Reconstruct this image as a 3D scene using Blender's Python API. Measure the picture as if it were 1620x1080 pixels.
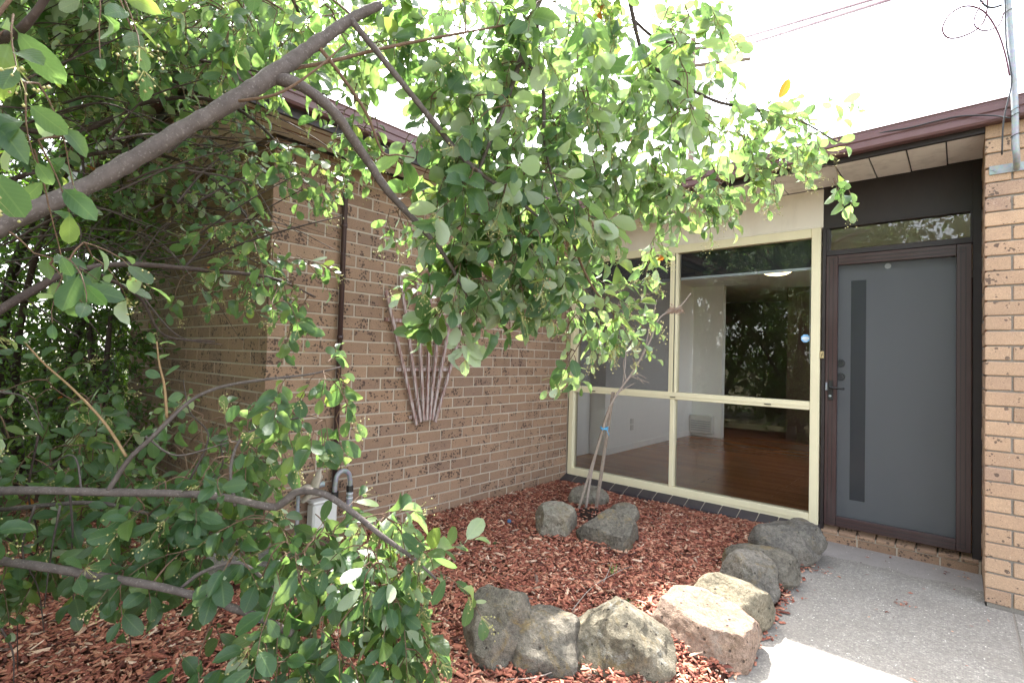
import bpy, bmesh, math, random
import numpy as np
from mathutils import Vector, Matrix, noise
for o in list(bpy.data.objects): bpy.data.objects.remove(o)
scene = bpy.context.scene
COL = scene.collection
RNG = np.random.default_rng(7)
random.seed(7)

# ------------------------------------------------------------------ camera
CAM = np.array([3.2079, -4.6439, 1.3352])
FPX = 817.52                      # focal length in pixels of a 1620 px wide picture
def _axes(yaw, pitch, roll):
    cy, sy, cp, sp = math.cos(yaw), math.sin(yaw), math.cos(pitch), math.sin(pitch)
    f = np.array([sy*cp, cy*cp, sp]); r = np.array([cy, -sy, 0.]); u = np.cross(r, f)
    c, s = math.cos(roll), math.sin(roll)
    return c*r + s*u, -s*r + c*u, f
AR, AU, AF = _axes(-0.71532, 0.030092, 0.028653)
cd = bpy.data.cameras.new('camera'); cam = bpy.data.objects.new('camera', cd); COL.objects.link(cam)
cd.sensor_width = 36.0; cd.lens = FPX*36/1620; cd.clip_start = .02; cd.clip_end = 500
m = Matrix.Identity(4)
for i in range(3):
    m[i][0], m[i][1], m[i][2], m[i][3] = AR[i], AU[i], -AF[i], CAM[i]
cam.matrix_world = m
scene.camera = cam
def at(px, py, depth):
    """a place in the scene, seen at pixel (px, py) of the photograph, depth metres in front of the camera"""
    return CAM + depth*(AF + AR*(px-810)/FPX - AU*(py-540)/FPX)
def on_plane(px, py, axis, val):
    d = AF + AR*(px-810)/FPX - AU*(py-540)/FPX
    return CAM + (val-CAM[axis])/d[axis]*d
def ground(px, py, z=0.05): return on_plane(px, py, 2, z)
def pix(P):
    P = np.atleast_2d(np.asarray(P, float)) - CAM
    dz = P@AF
    return np.stack([810 + FPX*(P@AR)/dz, 540 - FPX*(P@AU)/dz, dz], 1)

# ------------------------------------------------------------------ sky, sun, exposure
SUN_FROM = Vector((-0.53, 0.40, 1.0)).normalized()
elev = math.asin(SUN_FROM.z); azim = math.atan2(SUN_FROM.x, SUN_FROM.y)
w = bpy.data.worlds.new('World'); scene.world = w; w.use_nodes = True
nt = w.node_tree; nt.nodes.clear()
sky = nt.nodes.new('ShaderNodeTexSky'); sky.sky_type = 'NISHITA'; sky.sun_disc = False
sky.sun_elevation = elev; sky.sun_rotation = azim
sky.air_density = 1.0; sky.dust_density = 2.5; sky.ozone_density = 0.6; sky.altitude = 50
bg = nt.nodes.new('ShaderNodeBackground'); bg.inputs[1].default_value = 0.15
wo = nt.nodes.new('ShaderNodeOutputWorld')
bw = nt.nodes.new('ShaderNodeRGBToBW'); hz = nt.nodes.new('ShaderNodeMixRGB'); hz.inputs[0].default_value = .72   # thin white haze
nt.links.new(sky.outputs[0], bw.inputs[0]); nt.links.new(sky.outputs[0], hz.inputs[1]); nt.links.new(bw.outputs[0], hz.inputs[2])
nt.links.new(hz.outputs[0], bg.inputs[0]); nt.links.new(bg.outputs[0], wo.inputs[0])
sl = bpy.data.lights.new('sun', 'SUN'); sl.energy = 2.0; sl.angle = math.radians(.53); sl.color = (1, .96, .9)
so = bpy.data.objects.new('sun', sl); COL.objects.link(so)
so.rotation_euler = SUN_FROM.to_track_quat('Z', 'Y').to_euler()
so.location = (0, 0, 12)
vs = scene.view_settings
vs.view_transform = 'Standard'; vs.look = 'None'; vs.gamma = 1; vs.use_curve_mapping = False
vs.exposure = 3.52
cy = scene.cycles
cy.use_denoising = True; cy.max_bounces = 10; cy.diffuse_bounces = 5; cy.glossy_bounces = 4
cy.transparent_max_bounces = 12; cy.transmission_bounces = 6
cy.sample_clamp_indirect = 6.0; cy.caustics_reflective = False; cy.caustics_refractive = False

# ------------------------------------------------------------------ node helpers
class N:
    """small wrapper for building a material's node tree"""
    def __init__(s, name):
        s.m = bpy.data.materials.new(name); s.m.use_nodes = True
        s.t = s.m.node_tree; s.t.nodes.clear()
        s.out = s.t.nodes.new('ShaderNodeOutputMaterial')
    def n(s, kind, **kw):
        x = s.t.nodes.new('ShaderNode'+kind)
        for k, v in kw.items(): setattr(x, k, v)
        return x
    def l(s, a, b): s.t.links.new(a, b)
    def val(s, sock, v):
        if isinstance(v, bpy.types.NodeSocket): s.l(v, sock)
        else:
            if hasattr(sock.default_value, '__len__') and not hasattr(v, '__len__'): v = (v,)*len(sock.default_value)
            if hasattr(v, '__len__') and len(sock.default_value) == 4 and len(v) == 3: v = (*v, 1)
            sock.default_value = v
    def pos(s): return s.n('NewGeometry').outputs['Position']
    def mapv(s, v, scale=(1, 1, 1), rot=(0, 0, 0)):
        x = s.n('Mapping'); s.l(v, x.inputs[0]); x.inputs['Scale'].default_value = scale; x.inputs['Rotation'].default_value = rot
        return x.outputs[0]
    def noise(s, v, scale, detail=4, rough=.55, dist=0):
        x = s.n('TexNoise'); s.val(x.inputs['Vector'], v); x.inputs['Scale'].default_value = scale
        x.inputs['Detail'].default_value = detail; x.inputs['Roughness'].default_value = rough; x.inputs['Distortion'].default_value = dist
        return x.outputs['Fac']
    def voro(s, v, scale, feature='F1', out='Distance', rand=1):
        x = s.n('TexVoronoi', feature=feature); s.val(x.inputs['Vector'], v); x.inputs['Scale'].default_value = scale
        x.inputs['Randomness'].default_value = rand
        return x.outputs[out]
    def ramp(s, f, stops, mode='LINEAR'):
        x = s.n('ValToRGB'); s.val(x.inputs[0], f); e = x.color_ramp.elements; x.color_ramp.interpolation = mode
        while len(e) < len(stops): e.new(.5)
        for i, (p, c) in enumerate(stops):
            e[i].position = p; e[i].color = (*c, 1) if hasattr(c, '__len__') else (c, c, c, 1)
        return x.outputs[0]
    def math(s, op, a, b=0.0, c=None, clamp=False):
        x = s.n('Math', operation=op, use_clamp=clamp); s.val(x.inputs[0], a); s.val(x.inputs[1], b)
        if c is not None: s.val(x.inputs[2], c)
        return x.outputs[0]
    def mix(s, f, a, b, mode='MIX'):
        x = s.n('MixRGB', blend_type=mode); s.val(x.inputs[0], f); s.val(x.inputs[1], a); s.val(x.inputs[2], b)
        return x.outputs[0]
    def bump(s, h, strength=.5, dist=.01, normal=None):
        x = s.n('Bump'); s.val(x.inputs['Height'], h); x.inputs['Strength'].default_value = strength; x.inputs['Distance'].default_value = dist
        if normal is not None: s.l(normal, x.inputs['Normal'])
        return x.outputs[0]
    def rnd(s):
        """a random number for each object, or for each piece of a joined object"""
        a = s.n('ObjectInfo').outputs['Random']
        b = s.n('Attribute', attribute_name='rnd').outputs['Fac']
        return s.math('FRACT', s.math('ADD', a, b))
    def pbr(s, col, rough=.6, spec=.4, metal=0, normal=None, **kw):
        x = s.n('BsdfPrincipled'); s.val(x.inputs['Base Color'], col); s.val(x.inputs['Roughness'], rough)
        s.val(x.inputs['Specular IOR Level'], spec); s.val(x.inputs['Metallic'], metal)
        if normal is not None: s.l(normal, x.inputs['Normal'])
        for k, v in kw.items(): s.val(x.inputs[k], v)
        return x.outputs[0]
    def done(s, sh):
        s.l(sh, s.out.inputs[0]); return s.m

M = {}
# ---- bricks: tan brown with dark iron spots gathered in patches
def brick_mat(name, spotty, tint=None):
    k = N(name); P = k.pos(); r = k.rnd()
    base = k.ramp(r, [(0, (.180, .110, .074)), (.15, (.245, .152, .102)), (.42, (.285, .180, .120)), (.62, (.225, .138, .094)), (.78, (.195, .122, .092)), (.9, (.27, .165, .106)), (1, (.315, .208, .142))])
    base = k.mix(k.noise(P, 14, 3), base, k.mix(.5, base, (.34, .225, .14)), 'MIX')
    base = k.mix(k.ramp(k.noise(P, 1.3, 5, .6), [(.45, 0), (.72, .35)]), base, (.12, .085, .065))
    grain = k.noise(P, 190, 4, .7)
    base = k.mix(.5, base, k.ramp(grain, [(.3, .3), (.7, .8)]), 'OVERLAY')
    r3 = k.math('FRACT', k.math('MULTIPLY', r, 7.77))
    patch = k.ramp(k.math('MULTIPLY_ADD', r3, .16, k.noise(P, 13, 2, .6)), [(.59-.07*spotty, 0), (.78-.07*spotty, 1)])
    wob = k.n('VectorMath', operation='ADD'); k.l(P, wob.inputs[0])
    nz = k.n('TexNoise'); k.l(P, nz.inputs['Vector']); nz.inputs['Scale'].default_value = 60; nz.inputs['Detail'].default_value = 3
    sc_ = k.n('VectorMath', operation='SCALE'); k.l(nz.outputs['Color'], sc_.inputs[0]); sc_.inputs['Scale'].default_value = .013
    k.l(sc_.outputs[0], wob.inputs[1]); PW = wob.outputs[0]
    vs1 = k.voro(PW, 52); spots = k.math('LESS_THAN', vs1, k.math('MULTIPLY_ADD', patch, .50, .0))
    vs2 = k.voro(PW, 24); keep = k.n('TexVoronoi'); k.l(PW, keep.inputs['Vector']); keep.inputs['Scale'].default_value = 24
    sp = k.n('SeparateColor'); k.l(keep.outputs['Color'], sp.inputs[0])
    big = k.math('MULTIPLY', k.math('LESS_THAN', vs2, k.math('MULTIPLY_ADD', sp.outputs[1], .14, .14)), k.math('GREATER_THAN', sp.outputs[0], .80-.16*spotty))
    small = k.math('LESS_THAN', k.voro(PW, 95), .17)
    small = k.math('MULTIPLY', small, k.math('GREATER_THAN', k.noise(P, 30, 2), .54))
    dark = k.math('MAXIMUM', k.math('MAXIMUM', spots, big), small)
    col = k.mix(k.math('MULTIPLY', dark, .78), base, (.045, .030, .026))
    white = k.math('MULTIPLY', k.math('LESS_THAN', k.voro(PW, 120), .13), k.math('GREATER_THAN', k.noise(P, 9, 2), .55))
    col = k.mix(k.math('MULTIPLY', white, .55), col, (.6, .55, .48))
    col = k.mix(.35, col, k.mix(1.0, col, tint, 'MULTIPLY')) if tint else col
    h = k.math('SUBTRACT', k.math('MULTIPLY', grain, .5), k.math('MULTIPLY', dark, .5))
    M[name] = k.done(k.pbr(col, .82, .3, normal=k.bump(h, .55, .003)))
brick_mat('brick', .95)
brick_mat('brick_pale', -.35, (2.1, 2.22, 2.2))
k = N('mortar'); P = k.pos()
g = k.noise(P, 260, 3, .7)
col = k.mix(k.noise(P, 5, 4), k.ramp(g, [(.3, (.34, .285, .22)), (.7, (.50, .43, .345))]), (.40, .34, .275))
M['mortar'] = k.done(k.pbr(col, .95, .2, normal=k.bump(g, .6, .003)))
k = N('mortar_grey'); P = k.pos(); g = k.noise(P, 260, 3, .7)
M['mortar_grey'] = k.done(k.pbr(k.ramp(g, [(.3, (.19, .165, .14)), (.7, (.30, .27, .235))]), .95, .2, normal=k.bump(g, .6, .003)))  # grey mortar, darkened to carry the shadow in the pillar's raked joints

def painted(name, col, rough=.45, dirt=.25, dirtcol=(.2, .16, .11), spec=.4, bump=.05, scale=6):
    k = N(name); P = k.pos()
    d = k.ramp(k.noise(k.mapv(P, (1, 1, .35)), scale, 6, .65), [(.48, 0), (.8, 1)])
    c = k.mix(k.math('MULTIPLY', d, dirt), col, dirtcol)
    f = k.noise(P, 160, 3)
    M[name] = k.done(k.pbr(c, k.math('MULTIPLY_ADD', d, .25, rough), spec, normal=k.bump(f, bump, .002)))
painted('cream_paint', (.74, .67, .46), .42, .14)
painted('panel_white', (.74, .68, .59), .6, .22, (.25, .19, .12))
painted('dark_brown', (.024, .017, .017), .45, .3, (.07, .06, .055))
painted('door_brown', (.052, .028, .027), .34, .3, (.08, .07, .065))
painted('gutter_brown', (.125, .062, .062), .35, .22, (.2, .16, .15))
painted('pipe_brown', (.06, .036, .034), .4, .3, (.16, .11, .08))
painted('soffit_paint', (.80, .75, .68), .75, .4, (.20, .165, .13), scale=9)
painted('soffit_white', (.66, .61, .52), .7, .5, (.28, .2, .13), scale=9)
painted('rust', (.20, .085, .035), .9, .7, (.07, .03, .02), scale=30)
painted('black_metal', (.018, .018, .019), .35, .2)
painted('room_brown', (.075, .042, .025), .5, .2)
painted('room_white', (.82, .81, .78), .7, .04)
painted('plastic_white', (.62, .60, .56), .4, .2)
painted('meter_white', (.60, .58, .55), .5, .3, (.3, .27, .22), scale=20)
painted('sill_tile', (.040, .033, .038), .4, .45, (.12, .10, .09), scale=14)
painted('blind_dark', (.022, .022, .025), .7, .1)
painted('alu_rail', (.62, .64, .68), .3, .1)
painted('door_grey', (.205, .213, .224), .5, .1, (.12, .12, .12))
painted('door_strip', (.030, .034, .040), .12, .05)
painted('brass', (.45, .36, .18), .35, .4)
painted('cloth', (.42, .36, .29), .95, .5, (.2, .16, .12), scale=40)
painted('blue_plastic', (.05, .12, .25), .35, .2)
painted('tie_blue', (.10, .38, .62), .5, .2)
painted('sticker_blue', (.20, .45, .75), .4, .1)
painted('sticker_white', (.8, .82, .84), .4, .05)
painted('cable_black', (.02, .02, .022), .4, .1)
painted('cable_red', (.08, .016, .028), .6, .5, (.05, .02, .09), scale=3)
painted('roof_brown', (.09, .05, .045), .7, .4)
painted('pole_wood', (.16, .12, .09), .9, .4)
k = N('galvanised'); P = k.pos()
d = k.voro(P, 60, out='Color'); c = k.mix(.08, (.26, .285, .30), d); c = k.mix(k.ramp(k.noise(P, 9, 5), [(.5, 0), (.75, .5)]), c, (.17, .165, .15))
M['galvanised'] = k.done(k.pbr(c, .5, .5, .2))
# ---- glass: thin pane, mirror-like towards grazing angles
k = N('glass'); fr = k.n('Fresnel'); fr.inputs[0].default_value = 1.5
tr = k.n('BsdfTransparent'); tr.inputs[0].default_value = (.95, .965, .96, 1)
gl = k.n('BsdfGlossy'); gl.inputs['Roughness'].default_value = .008
mx = k.n('MixShader'); k.l(k.math('MULTIPLY', fr.outputs[0], 1.9, clamp=True), mx.inputs[0]); k.l(tr.outputs[0], mx.inputs[1]); k.l(gl.outputs[0], mx.inputs[2])
M['glass'] = k.done(mx.outputs[0])
def mesh_screen(name, col, alpha):
    k = N(name); P = k.pos()
    df = k.n('BsdfPrincipled'); df.inputs['Base Color'].default_value = (*col, 1)
    k.l(k.math('MULTIPLY_ADD', k.noise(P, 5, 5, .7), .35, .22), df.inputs['Roughness'])
    tr = k.n('BsdfTransparent'); mx = k.n('MixShader'); mx.inputs[0].default_value = alpha
    k.l(tr.outputs[0], mx.inputs[1]); k.l(df.outputs[0], mx.inputs[2]); M[name] = k.done(mx.outputs[0])
mesh_screen('fly_screen', (.065, .065, .07), .6)
mesh_screen('door_mesh', (.035, .037, .042), .45)
k = N('lamp_glow'); em = k.n('Emission'); em.inputs[0].default_value = (1, .78, .42, 1); em.inputs[1].default_value = .55
M['lamp_glow'] = k.done(em.outputs[0])
# ---- timber floor
k = N('floor_boards'); P = k.pos()
br = k.n('TexBrick'); k.l(k.mapv(P, (1, 1, 1)), br.inputs['Vector']); br.inputs['Scale'].default_value = 1
br.inputs['Brick Width'].default_value = 1.3; br.inputs['Row Height'].default_value = .085; br.inputs['Mortar Size'].default_value = .0012
br.inputs['Color1'].default_value = (.46, .21, .085, 1); br.inputs['Color2'].default_value = (.34, .145, .06, 1); br.inputs['Mortar'].default_value = (.03, .012, .006, 1)
c = k.mix(k.noise(k.mapv(P, (3, 40, 1)), 2, 4), br.outputs[0], k.mix(.5, br.outputs[0], (.25, .11, .05)))
M['floor_boards'] = k.done(k.pbr(c, .22, .5))
# ---- concrete path: exposed fine aggregate
k = N('concrete'); P = k.pos()
ag = k.n('TexVoronoi'); k.l(P, ag.inputs['Vector']); ag.inputs['Scale'].default_value = 115
agc = k.n('SeparateColor'); k.l(ag.outputs['Color'], agc.inputs[0])
stone = k.ramp(agc.outputs[0], [(0, (.05, .048, .046)), (.3, (.125, .12, .115)), (.62, (.22, .212, .20)), (.86, (.34, .325, .30)), (1, (.58, .56, .52))])
cem = k.mix(k.noise(P, 7, 5), (.16, .152, .145), (.24, .228, .212))
c = k.mix(k.ramp(ag.outputs['Distance'], [(.0, .62), (.6, .15)]), cem, stone)
y = k.n('SeparateXYZ'); k.l(P, y.inputs[0])
smooth = k.ramp(k.math('ADD', y.outputs[1], k.math('MULTIPLY', k.noise(P, 4, 3), .22)), [(.0, 0), (.02, 1)])
smooth = k.math('GREATER_THAN', k.math('ADD', y.outputs[1], k.math('MULTIPLY', k.noise(P, 5, 3), .2)), -.26)
c = k.mix(k.math('MULTIPLY', smooth, .75), c, k.mix(k.noise(P, 11, 5, .7), (.20, .185, .185), (.32, .30, .30)))
st = k.ramp(k.noise(P, 2.2, 6, .65), [(.42, 0), (.75, 1)])
c = k.mix(k.math('MULTIPLY', st, .45), c, (.16, .145, .13))
whites = k.math('MULTIPLY', k.math('LESS_THAN', k.voro(P, 28), .085), k.math('GREATER_THAN', k.noise(P, 6, 2), .5))
c = k.mix(whites, c, (.75, .73, .7))
c = k.mix(1.0, c, (1.24, 1.20, 1.13), 'MULTIPLY')
peb = k.math('MULTIPLY', k.math('LESS_THAN', k.voro(P, 60), .20), k.math('GREATER_THAN', k.noise(P, 18, 2), .52))
c = k.mix(k.math('MULTIPLY', peb, .5), c, (.10, .092, .085))
h = k.math('MULTIPLY', ag.outputs['Distance'], k.math('SUBTRACT', 1.0, k.math('MULTIPLY', smooth, .8)))
M['concrete'] = k.done(k.pbr(c, .85, .3, normal=k.bump(h, .6, .004)))
# ---- soil and mulch
k = N('soil'); P = k.pos(); g = k.noise(P, 60, 6, .7)
M['soil'] = k.done(k.pbr(k.ramp(g, [(.3, (.04, .018, .013)), (.7, (.15, .062, .042))]), .95, .2, normal=k.bump(g, 1, .02)))
k = N('dark_soil'); P = k.pos(); g = k.noise(P, 90, 6, .7)
M['dark_soil'] = k.done(k.pbr(k.ramp(g, [(.3, (.012, .008, .007)), (.7, (.05, .03, .022))]), .95, .2, normal=k.bump(g, 1, .015)))
k = N('yard'); P = k.pos(); g = k.noise(P, 3, 8, .7)
M['yard'] = k.done(k.pbr(k.ramp(g, [(.35, (.045, .05, .02)), (.6, (.10, .085, .045)), (.75, (.16, .12, .08))]), .95, .2, normal=k.bump(g, .6, .05)))
k = N('bark_chip'); P = k.pos(); r = k.rnd()
c = k.ramp(r, [(0, (.065, .024, .018)), (.10, (.15, .046, .032)), (.36, (.285, .092, .058)), (.66, (.37, .138, .086)), (.84, (.46, .22, .14)), (.93, (.54, .32, .21)), (.98, (.60, .43, .32)), (1, (.10, .055, .045))])
g = k.noise(k.mapv(P, (1, 1, 1)), 130, 3, .7)
c = k.mix(.5, c, k.ramp(g, [(.3, .28), (.7, .75)]), 'OVERLAY')
M['bark_chip'] = k.done(k.pbr(c, .8, .3, normal=k.bump(g, .5, .003)))
# ---- bark of the shrub
def bark(name, a, b, c3, scale=1.0):
    k = N(name); P = k.pos()
    g = k.noise(P, 35*scale, 6, .65); l_ = k.ramp(k.noise(P, 160*scale, 2, .5), [(.60, 0), (.68, 1)])
    c = k.mix(k.ramp(g, [(.3, 0), (.7, 1)]), a, b); c = k.mix(k.math('MULTIPLY', l_, .55), c, c3)
    M[name] = k.done(k.pbr(c, .75, .3, normal=k.bump(g, .6, .006)))
bark('bark', (.060, .046, .041), (.112, .090, .081), (.19, .165, .15))
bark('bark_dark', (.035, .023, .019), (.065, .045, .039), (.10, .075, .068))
bark('twig_bark', (.085, .048, .030), (.15, .09, .055), (.2, .13, .09), 2)
bark('shoot_bark', (.19, .11, .055), (.25, .17, .085), (.28, .21, .13), 2)
bark('dry_wood', (.24, .19, .155), (.36, .30, .26), (.42, .37, .33), 2)
bark('stake_wood', (.20, .155, .12), (.33, .27, .22), (.36, .30, .25), 1)
k = N('trellis_wood'); P = k.pos()
g = k.noise(k.mapv(P, (1, 1, .12)), 60, 5, .7)
c = k.ramp(g, [(.34, (.20, .09, .075)), (.46, (.27, .175, .155)), (.57, (.42, .36, .34))])
M['trellis_wood'] = k.done(k.pbr(c, .85, .25, normal=k.bump(g, .4, .003)))
# ---- leaves: glossy deep green above, pale grey green felt below
def leaf_mat(name, top1, top2, under, trans, orange=.9984, gloss=.34, tfac=.4):
    k = N(name); r = k.rnd(); P = k.pos()
    uv = k.n('UVMap'); s = k.n('SeparateXYZ'); k.l(uv.outputs[0], s.inputs[0])
    across = k.math('ABSOLUTE', k.math('SUBTRACT', s.outputs[0], .5))
    rib = k.math('LESS_THAN', across, .028)
    vein = k.math('SINE', k.math('MULTIPLY', k.math('SUBTRACT', s.outputs[1], k.math('MULTIPLY', across, .55)), 52))
    veinf = k.math('GREATER_THAN', vein, .80)
    r2 = k.math('FRACT', k.math('MULTIPLY', r, 17.3))
    top = k.mix(r, top1, top2); und = k.mix(r2, under, [x*.72 for x in under])
    tcol = k.mix(r2, trans, [trans[0]*.65, trans[1]*.85, trans[2]*.7])
    yel = k.math('GREATER_THAN', r, .90); yel = k.math('MULTIPLY', yel, .35)
    top = k.mix(yel, top, (.16, .22, .03)); tcol = k.mix(yel, tcol, (.55, .60, .06))
    org = k.math('GREATER_THAN', r, orange); ocol = k.mix(r2, (.36, .10, .018), (.26, .15, .03))
    top = k.mix(org, top, ocol); und = k.mix(org, und, ocol); tcol = k.mix(org, tcol, (.5, .17, .02))
    blot = k.noise(P, 45, 3); 
    top = k.mix(k.math('MULTIPLY', blot, .35), top, k.mix(.5, top, (.02, .03, .015)))
    top = k.mix(k.math('MULTIPLY', k.math('MAXIMUM', rib, k.math('MULTIPLY', veinf, .30)), .45), top, (.16, .24, .08))
    und = k.mix(k.math('MULTIPLY', k.math('MAXIMUM', rib, k.math('MULTIPLY', veinf, .45)), .5), und, (.42, .47, .30))
    spot = k.math('MULTIPLY', k.math('LESS_THAN', k.voro(P, 150), .16), k.math('GREATER_THAN', k.math('ADD', k.math('MULTIPLY', r2, .35), k.noise(P, 22, 2)), .74))
    top = k.mix(k.math('MULTIPLY', spot, .8), top, (.10, .055, .02)); und = k.mix(k.math('MULTIPLY', spot, .6), und, (.20, .14, .07))
    back = k.n('NewGeometry').outputs['Backfacing']
    col = k.mix(back, top, und)
    rough = k.math('MULTIPLY_ADD', back, .40, gloss)
    bmp = k.bump(k.math('ADD', k.math('MULTIPLY', vein, .25), k.noise(P, 120, 2)), .25, .002)
    a = k.pbr(col, rough, .38, normal=bmp)
    t = k.n('BsdfTranslucent'); k.l(tcol, t.inputs[0])
    mx = k.n('MixShader'); mx.inputs[0].default_value = tfac; k.l(a, mx.inputs[1]); k.l(t.outputs[0], mx.inputs[2])
    M[name] = k.done(mx.outputs[0])
leaf_mat('leaf', (.026, .062, .030), (.044, .096, .040), (.42, .48, .35), (.29, .43, .11), tfac=.43, gloss=.40)
leaf_mat('shrub_leaf', (.022, .052, .014), (.040, .082, .020), (.06, .10, .035), (.19, .34, .03), .999, .42, .40)
leaf_mat('tree_leaf', (.045, .085, .028), (.075, .13, .04), (.10, .14, .06), (.16, .28, .05), .999, .5, .3)
k = N('bud'); r = k.rnd(); M['bud'] = k.done(k.pbr(k.mix(r, (.30, .30, .10), (.42, .36, .17)), .6, .3))
k = N('dry_flower'); r = k.rnd(); M['dry_flower'] = k.done(k.pbr(k.mix(r, (.40, .28, .21), (.55, .43, .35)), .9, .2))
k = N('grass'); r = k.rnd(); M['grass'] = k.done(k.pbr(k.mix(r, (.05, .13, .02), (.12, .22, .04)), .6, .3))
# ---- rocks: basalt and sandstone boulders with lichen
def rock_mat(name, a, b, lichen, lcol, yellow=.2, pits=.5):
    k = N(name); P = k.pos(); ob = k.n('ObjectInfo').outputs['Random']
    off = k.n('VectorMath', operation='ADD'); k.l(P, off.inputs[0])
    cx = k.n('CombineXYZ'); k.l(k.math('MULTIPLY', ob, 40), cx.inputs[0]); k.l(cx.outputs[0], off.inputs[1]); P = off.outputs[0]
    g1 = k.noise(P, 5, 7, .7); g2 = k.noise(P, 55, 6, .75); g3 = k.noise(P, 300, 3, .7)
    c = k.mix(k.ramp(g1, [(.38, 0), (.62, 1)]), a, b)
    c = k.mix(.75, c, k.ramp(g2, [(.32, .2), (.68, .8)]), 'OVERLAY')
    c = k.mix(.55, c, k.ramp(g3, [(.3, .2), (.7, .8)]), 'OVERLAY')
    li = k.math('MULTIPLY', k.ramp(k.noise(P, 11, 8, .8), [(.55, 0), (.60, 1)]), lichen)
    c = k.mix(li, c, k.mix(k.ramp(g3, [(.35, 0), (.6, 1)]), lcol, [x*.65 for x in lcol]))
    ye = k.math('MULTIPLY', k.ramp(k.noise(P, 7, 8, .82, .6), [(.54, 0), (.64, 1)]), yellow)
    c = k.mix(ye, c, (.26, .18, .06))
    mo = k.math('MULTIPLY', k.ramp(k.noise(P, 26, 6, .8), [(.60, 0), (.66, 1)]), .6)
    c = k.mix(mo, c, [x*.45 for x in a])
    pp = k.n('TexVoronoi'); k.l(P, pp.inputs['Vector']); pp.inputs['Scale'].default_value = 34
    ps = k.n('SeparateColor'); k.l(pp.outputs['Color'], ps.inputs[0])
    pit = k.math('MULTIPLY', k.ramp(pp.outputs['Distance'], [(.14, 1), (.24, 0)]), k.math('GREATER_THAN', ps.outputs[0], 1-.30*pits))
    c = k.mix(k.math('MULTIPLY', pit, .8), c, (.05, .04, .035))
    g4 = k.noise(P, 22, 5, .6, 1.2); g2 = k.math('ADD', g2, k.math('MULTIPLY', k.math('ABSOLUTE', k.math('SUBTRACT', g4, .5)), 1.6))
    h = k.math('SUBTRACT', k.math('ADD', k.math('MULTIPLY', g2, .8), k.math('MULTIPLY', g3, .3)), k.math('MULTIPLY', pit, 1.1))
    M[name] = k.done(k.pbr(c, .88, .22, normal=k.bump(h, 1.0, .016)))
rock_mat('rock_grey', (.105, .094, .078), (.19, .168, .132), .6, (.26, .24, .195), .65, .35)
rock_mat('rock_dark', (.115, .105, .092), (.205, .184, .154), .55, (.29, .272, .23), .35, .25)
rock_mat('rock_pale', (.135, .118, .085), (.225, .197, .145), .8, (.34, .325, .28), .45, 1)
rock_mat('rock_tan', (.15, .13, .092), (.25, .213, .15), .5, (.33, .30, .22), .12, .9)
rock_mat('rock_pink', (.24, .165, .12), (.36, .255, .195), .5, (.36, .32, .265), .15, .9)
rock_mat('rock_brown', (.10, .062, .045), (.16, .10, .075), .3, (.2, .19, .16), .1, .2)
rock_mat('rock_green', (.165, .148, .118), (.27, .24, .19), .7, (.29, .29, .22), .3, .3)

# ------------------------------------------------------------------ objects
WLOC = {}
def tag(o, label=None, cat=None, group=None, kind=None):
    if label: o['label'] = label
    if cat: o['category'] = cat
    if group: o['group'] = group
    if kind: o['kind'] = kind
    return o
def thing(name, label, cat, loc, group=None):
    o = bpy.data.objects.new(name, None); COL.objects.link(o); o.empty_display_size = .1
    o.location = loc; WLOC[o] = Vector(loc)
    return tag(o, label, cat, group)
def link(name, me, mat=None, parent=None, loc=None):
    """one object; loc is the world position of the mesh's own origin"""
    o = bpy.data.objects.new(name, me); COL.objects.link(o)
    wl = Vector(loc) if loc is not None else Vector((0, 0, 0))
    WLOC[o] = wl
    if parent is not None:
        o.parent = parent; o.location = wl - WLOC[parent]
    else: o.location = wl
    if mat is not None and len(me.materials) == 0: me.materials.append(M[mat])
    return o
def cr(a, b): return np.array((a[1]*b[2]-a[2]*b[1], a[2]*b[0]-a[0]*b[2], a[0]*b[1]-a[1]*b[0]))
def unit(a): return a/(math.sqrt(a[0]*a[0]+a[1]*a[1]+a[2]*a[2])+1e-12)
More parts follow.
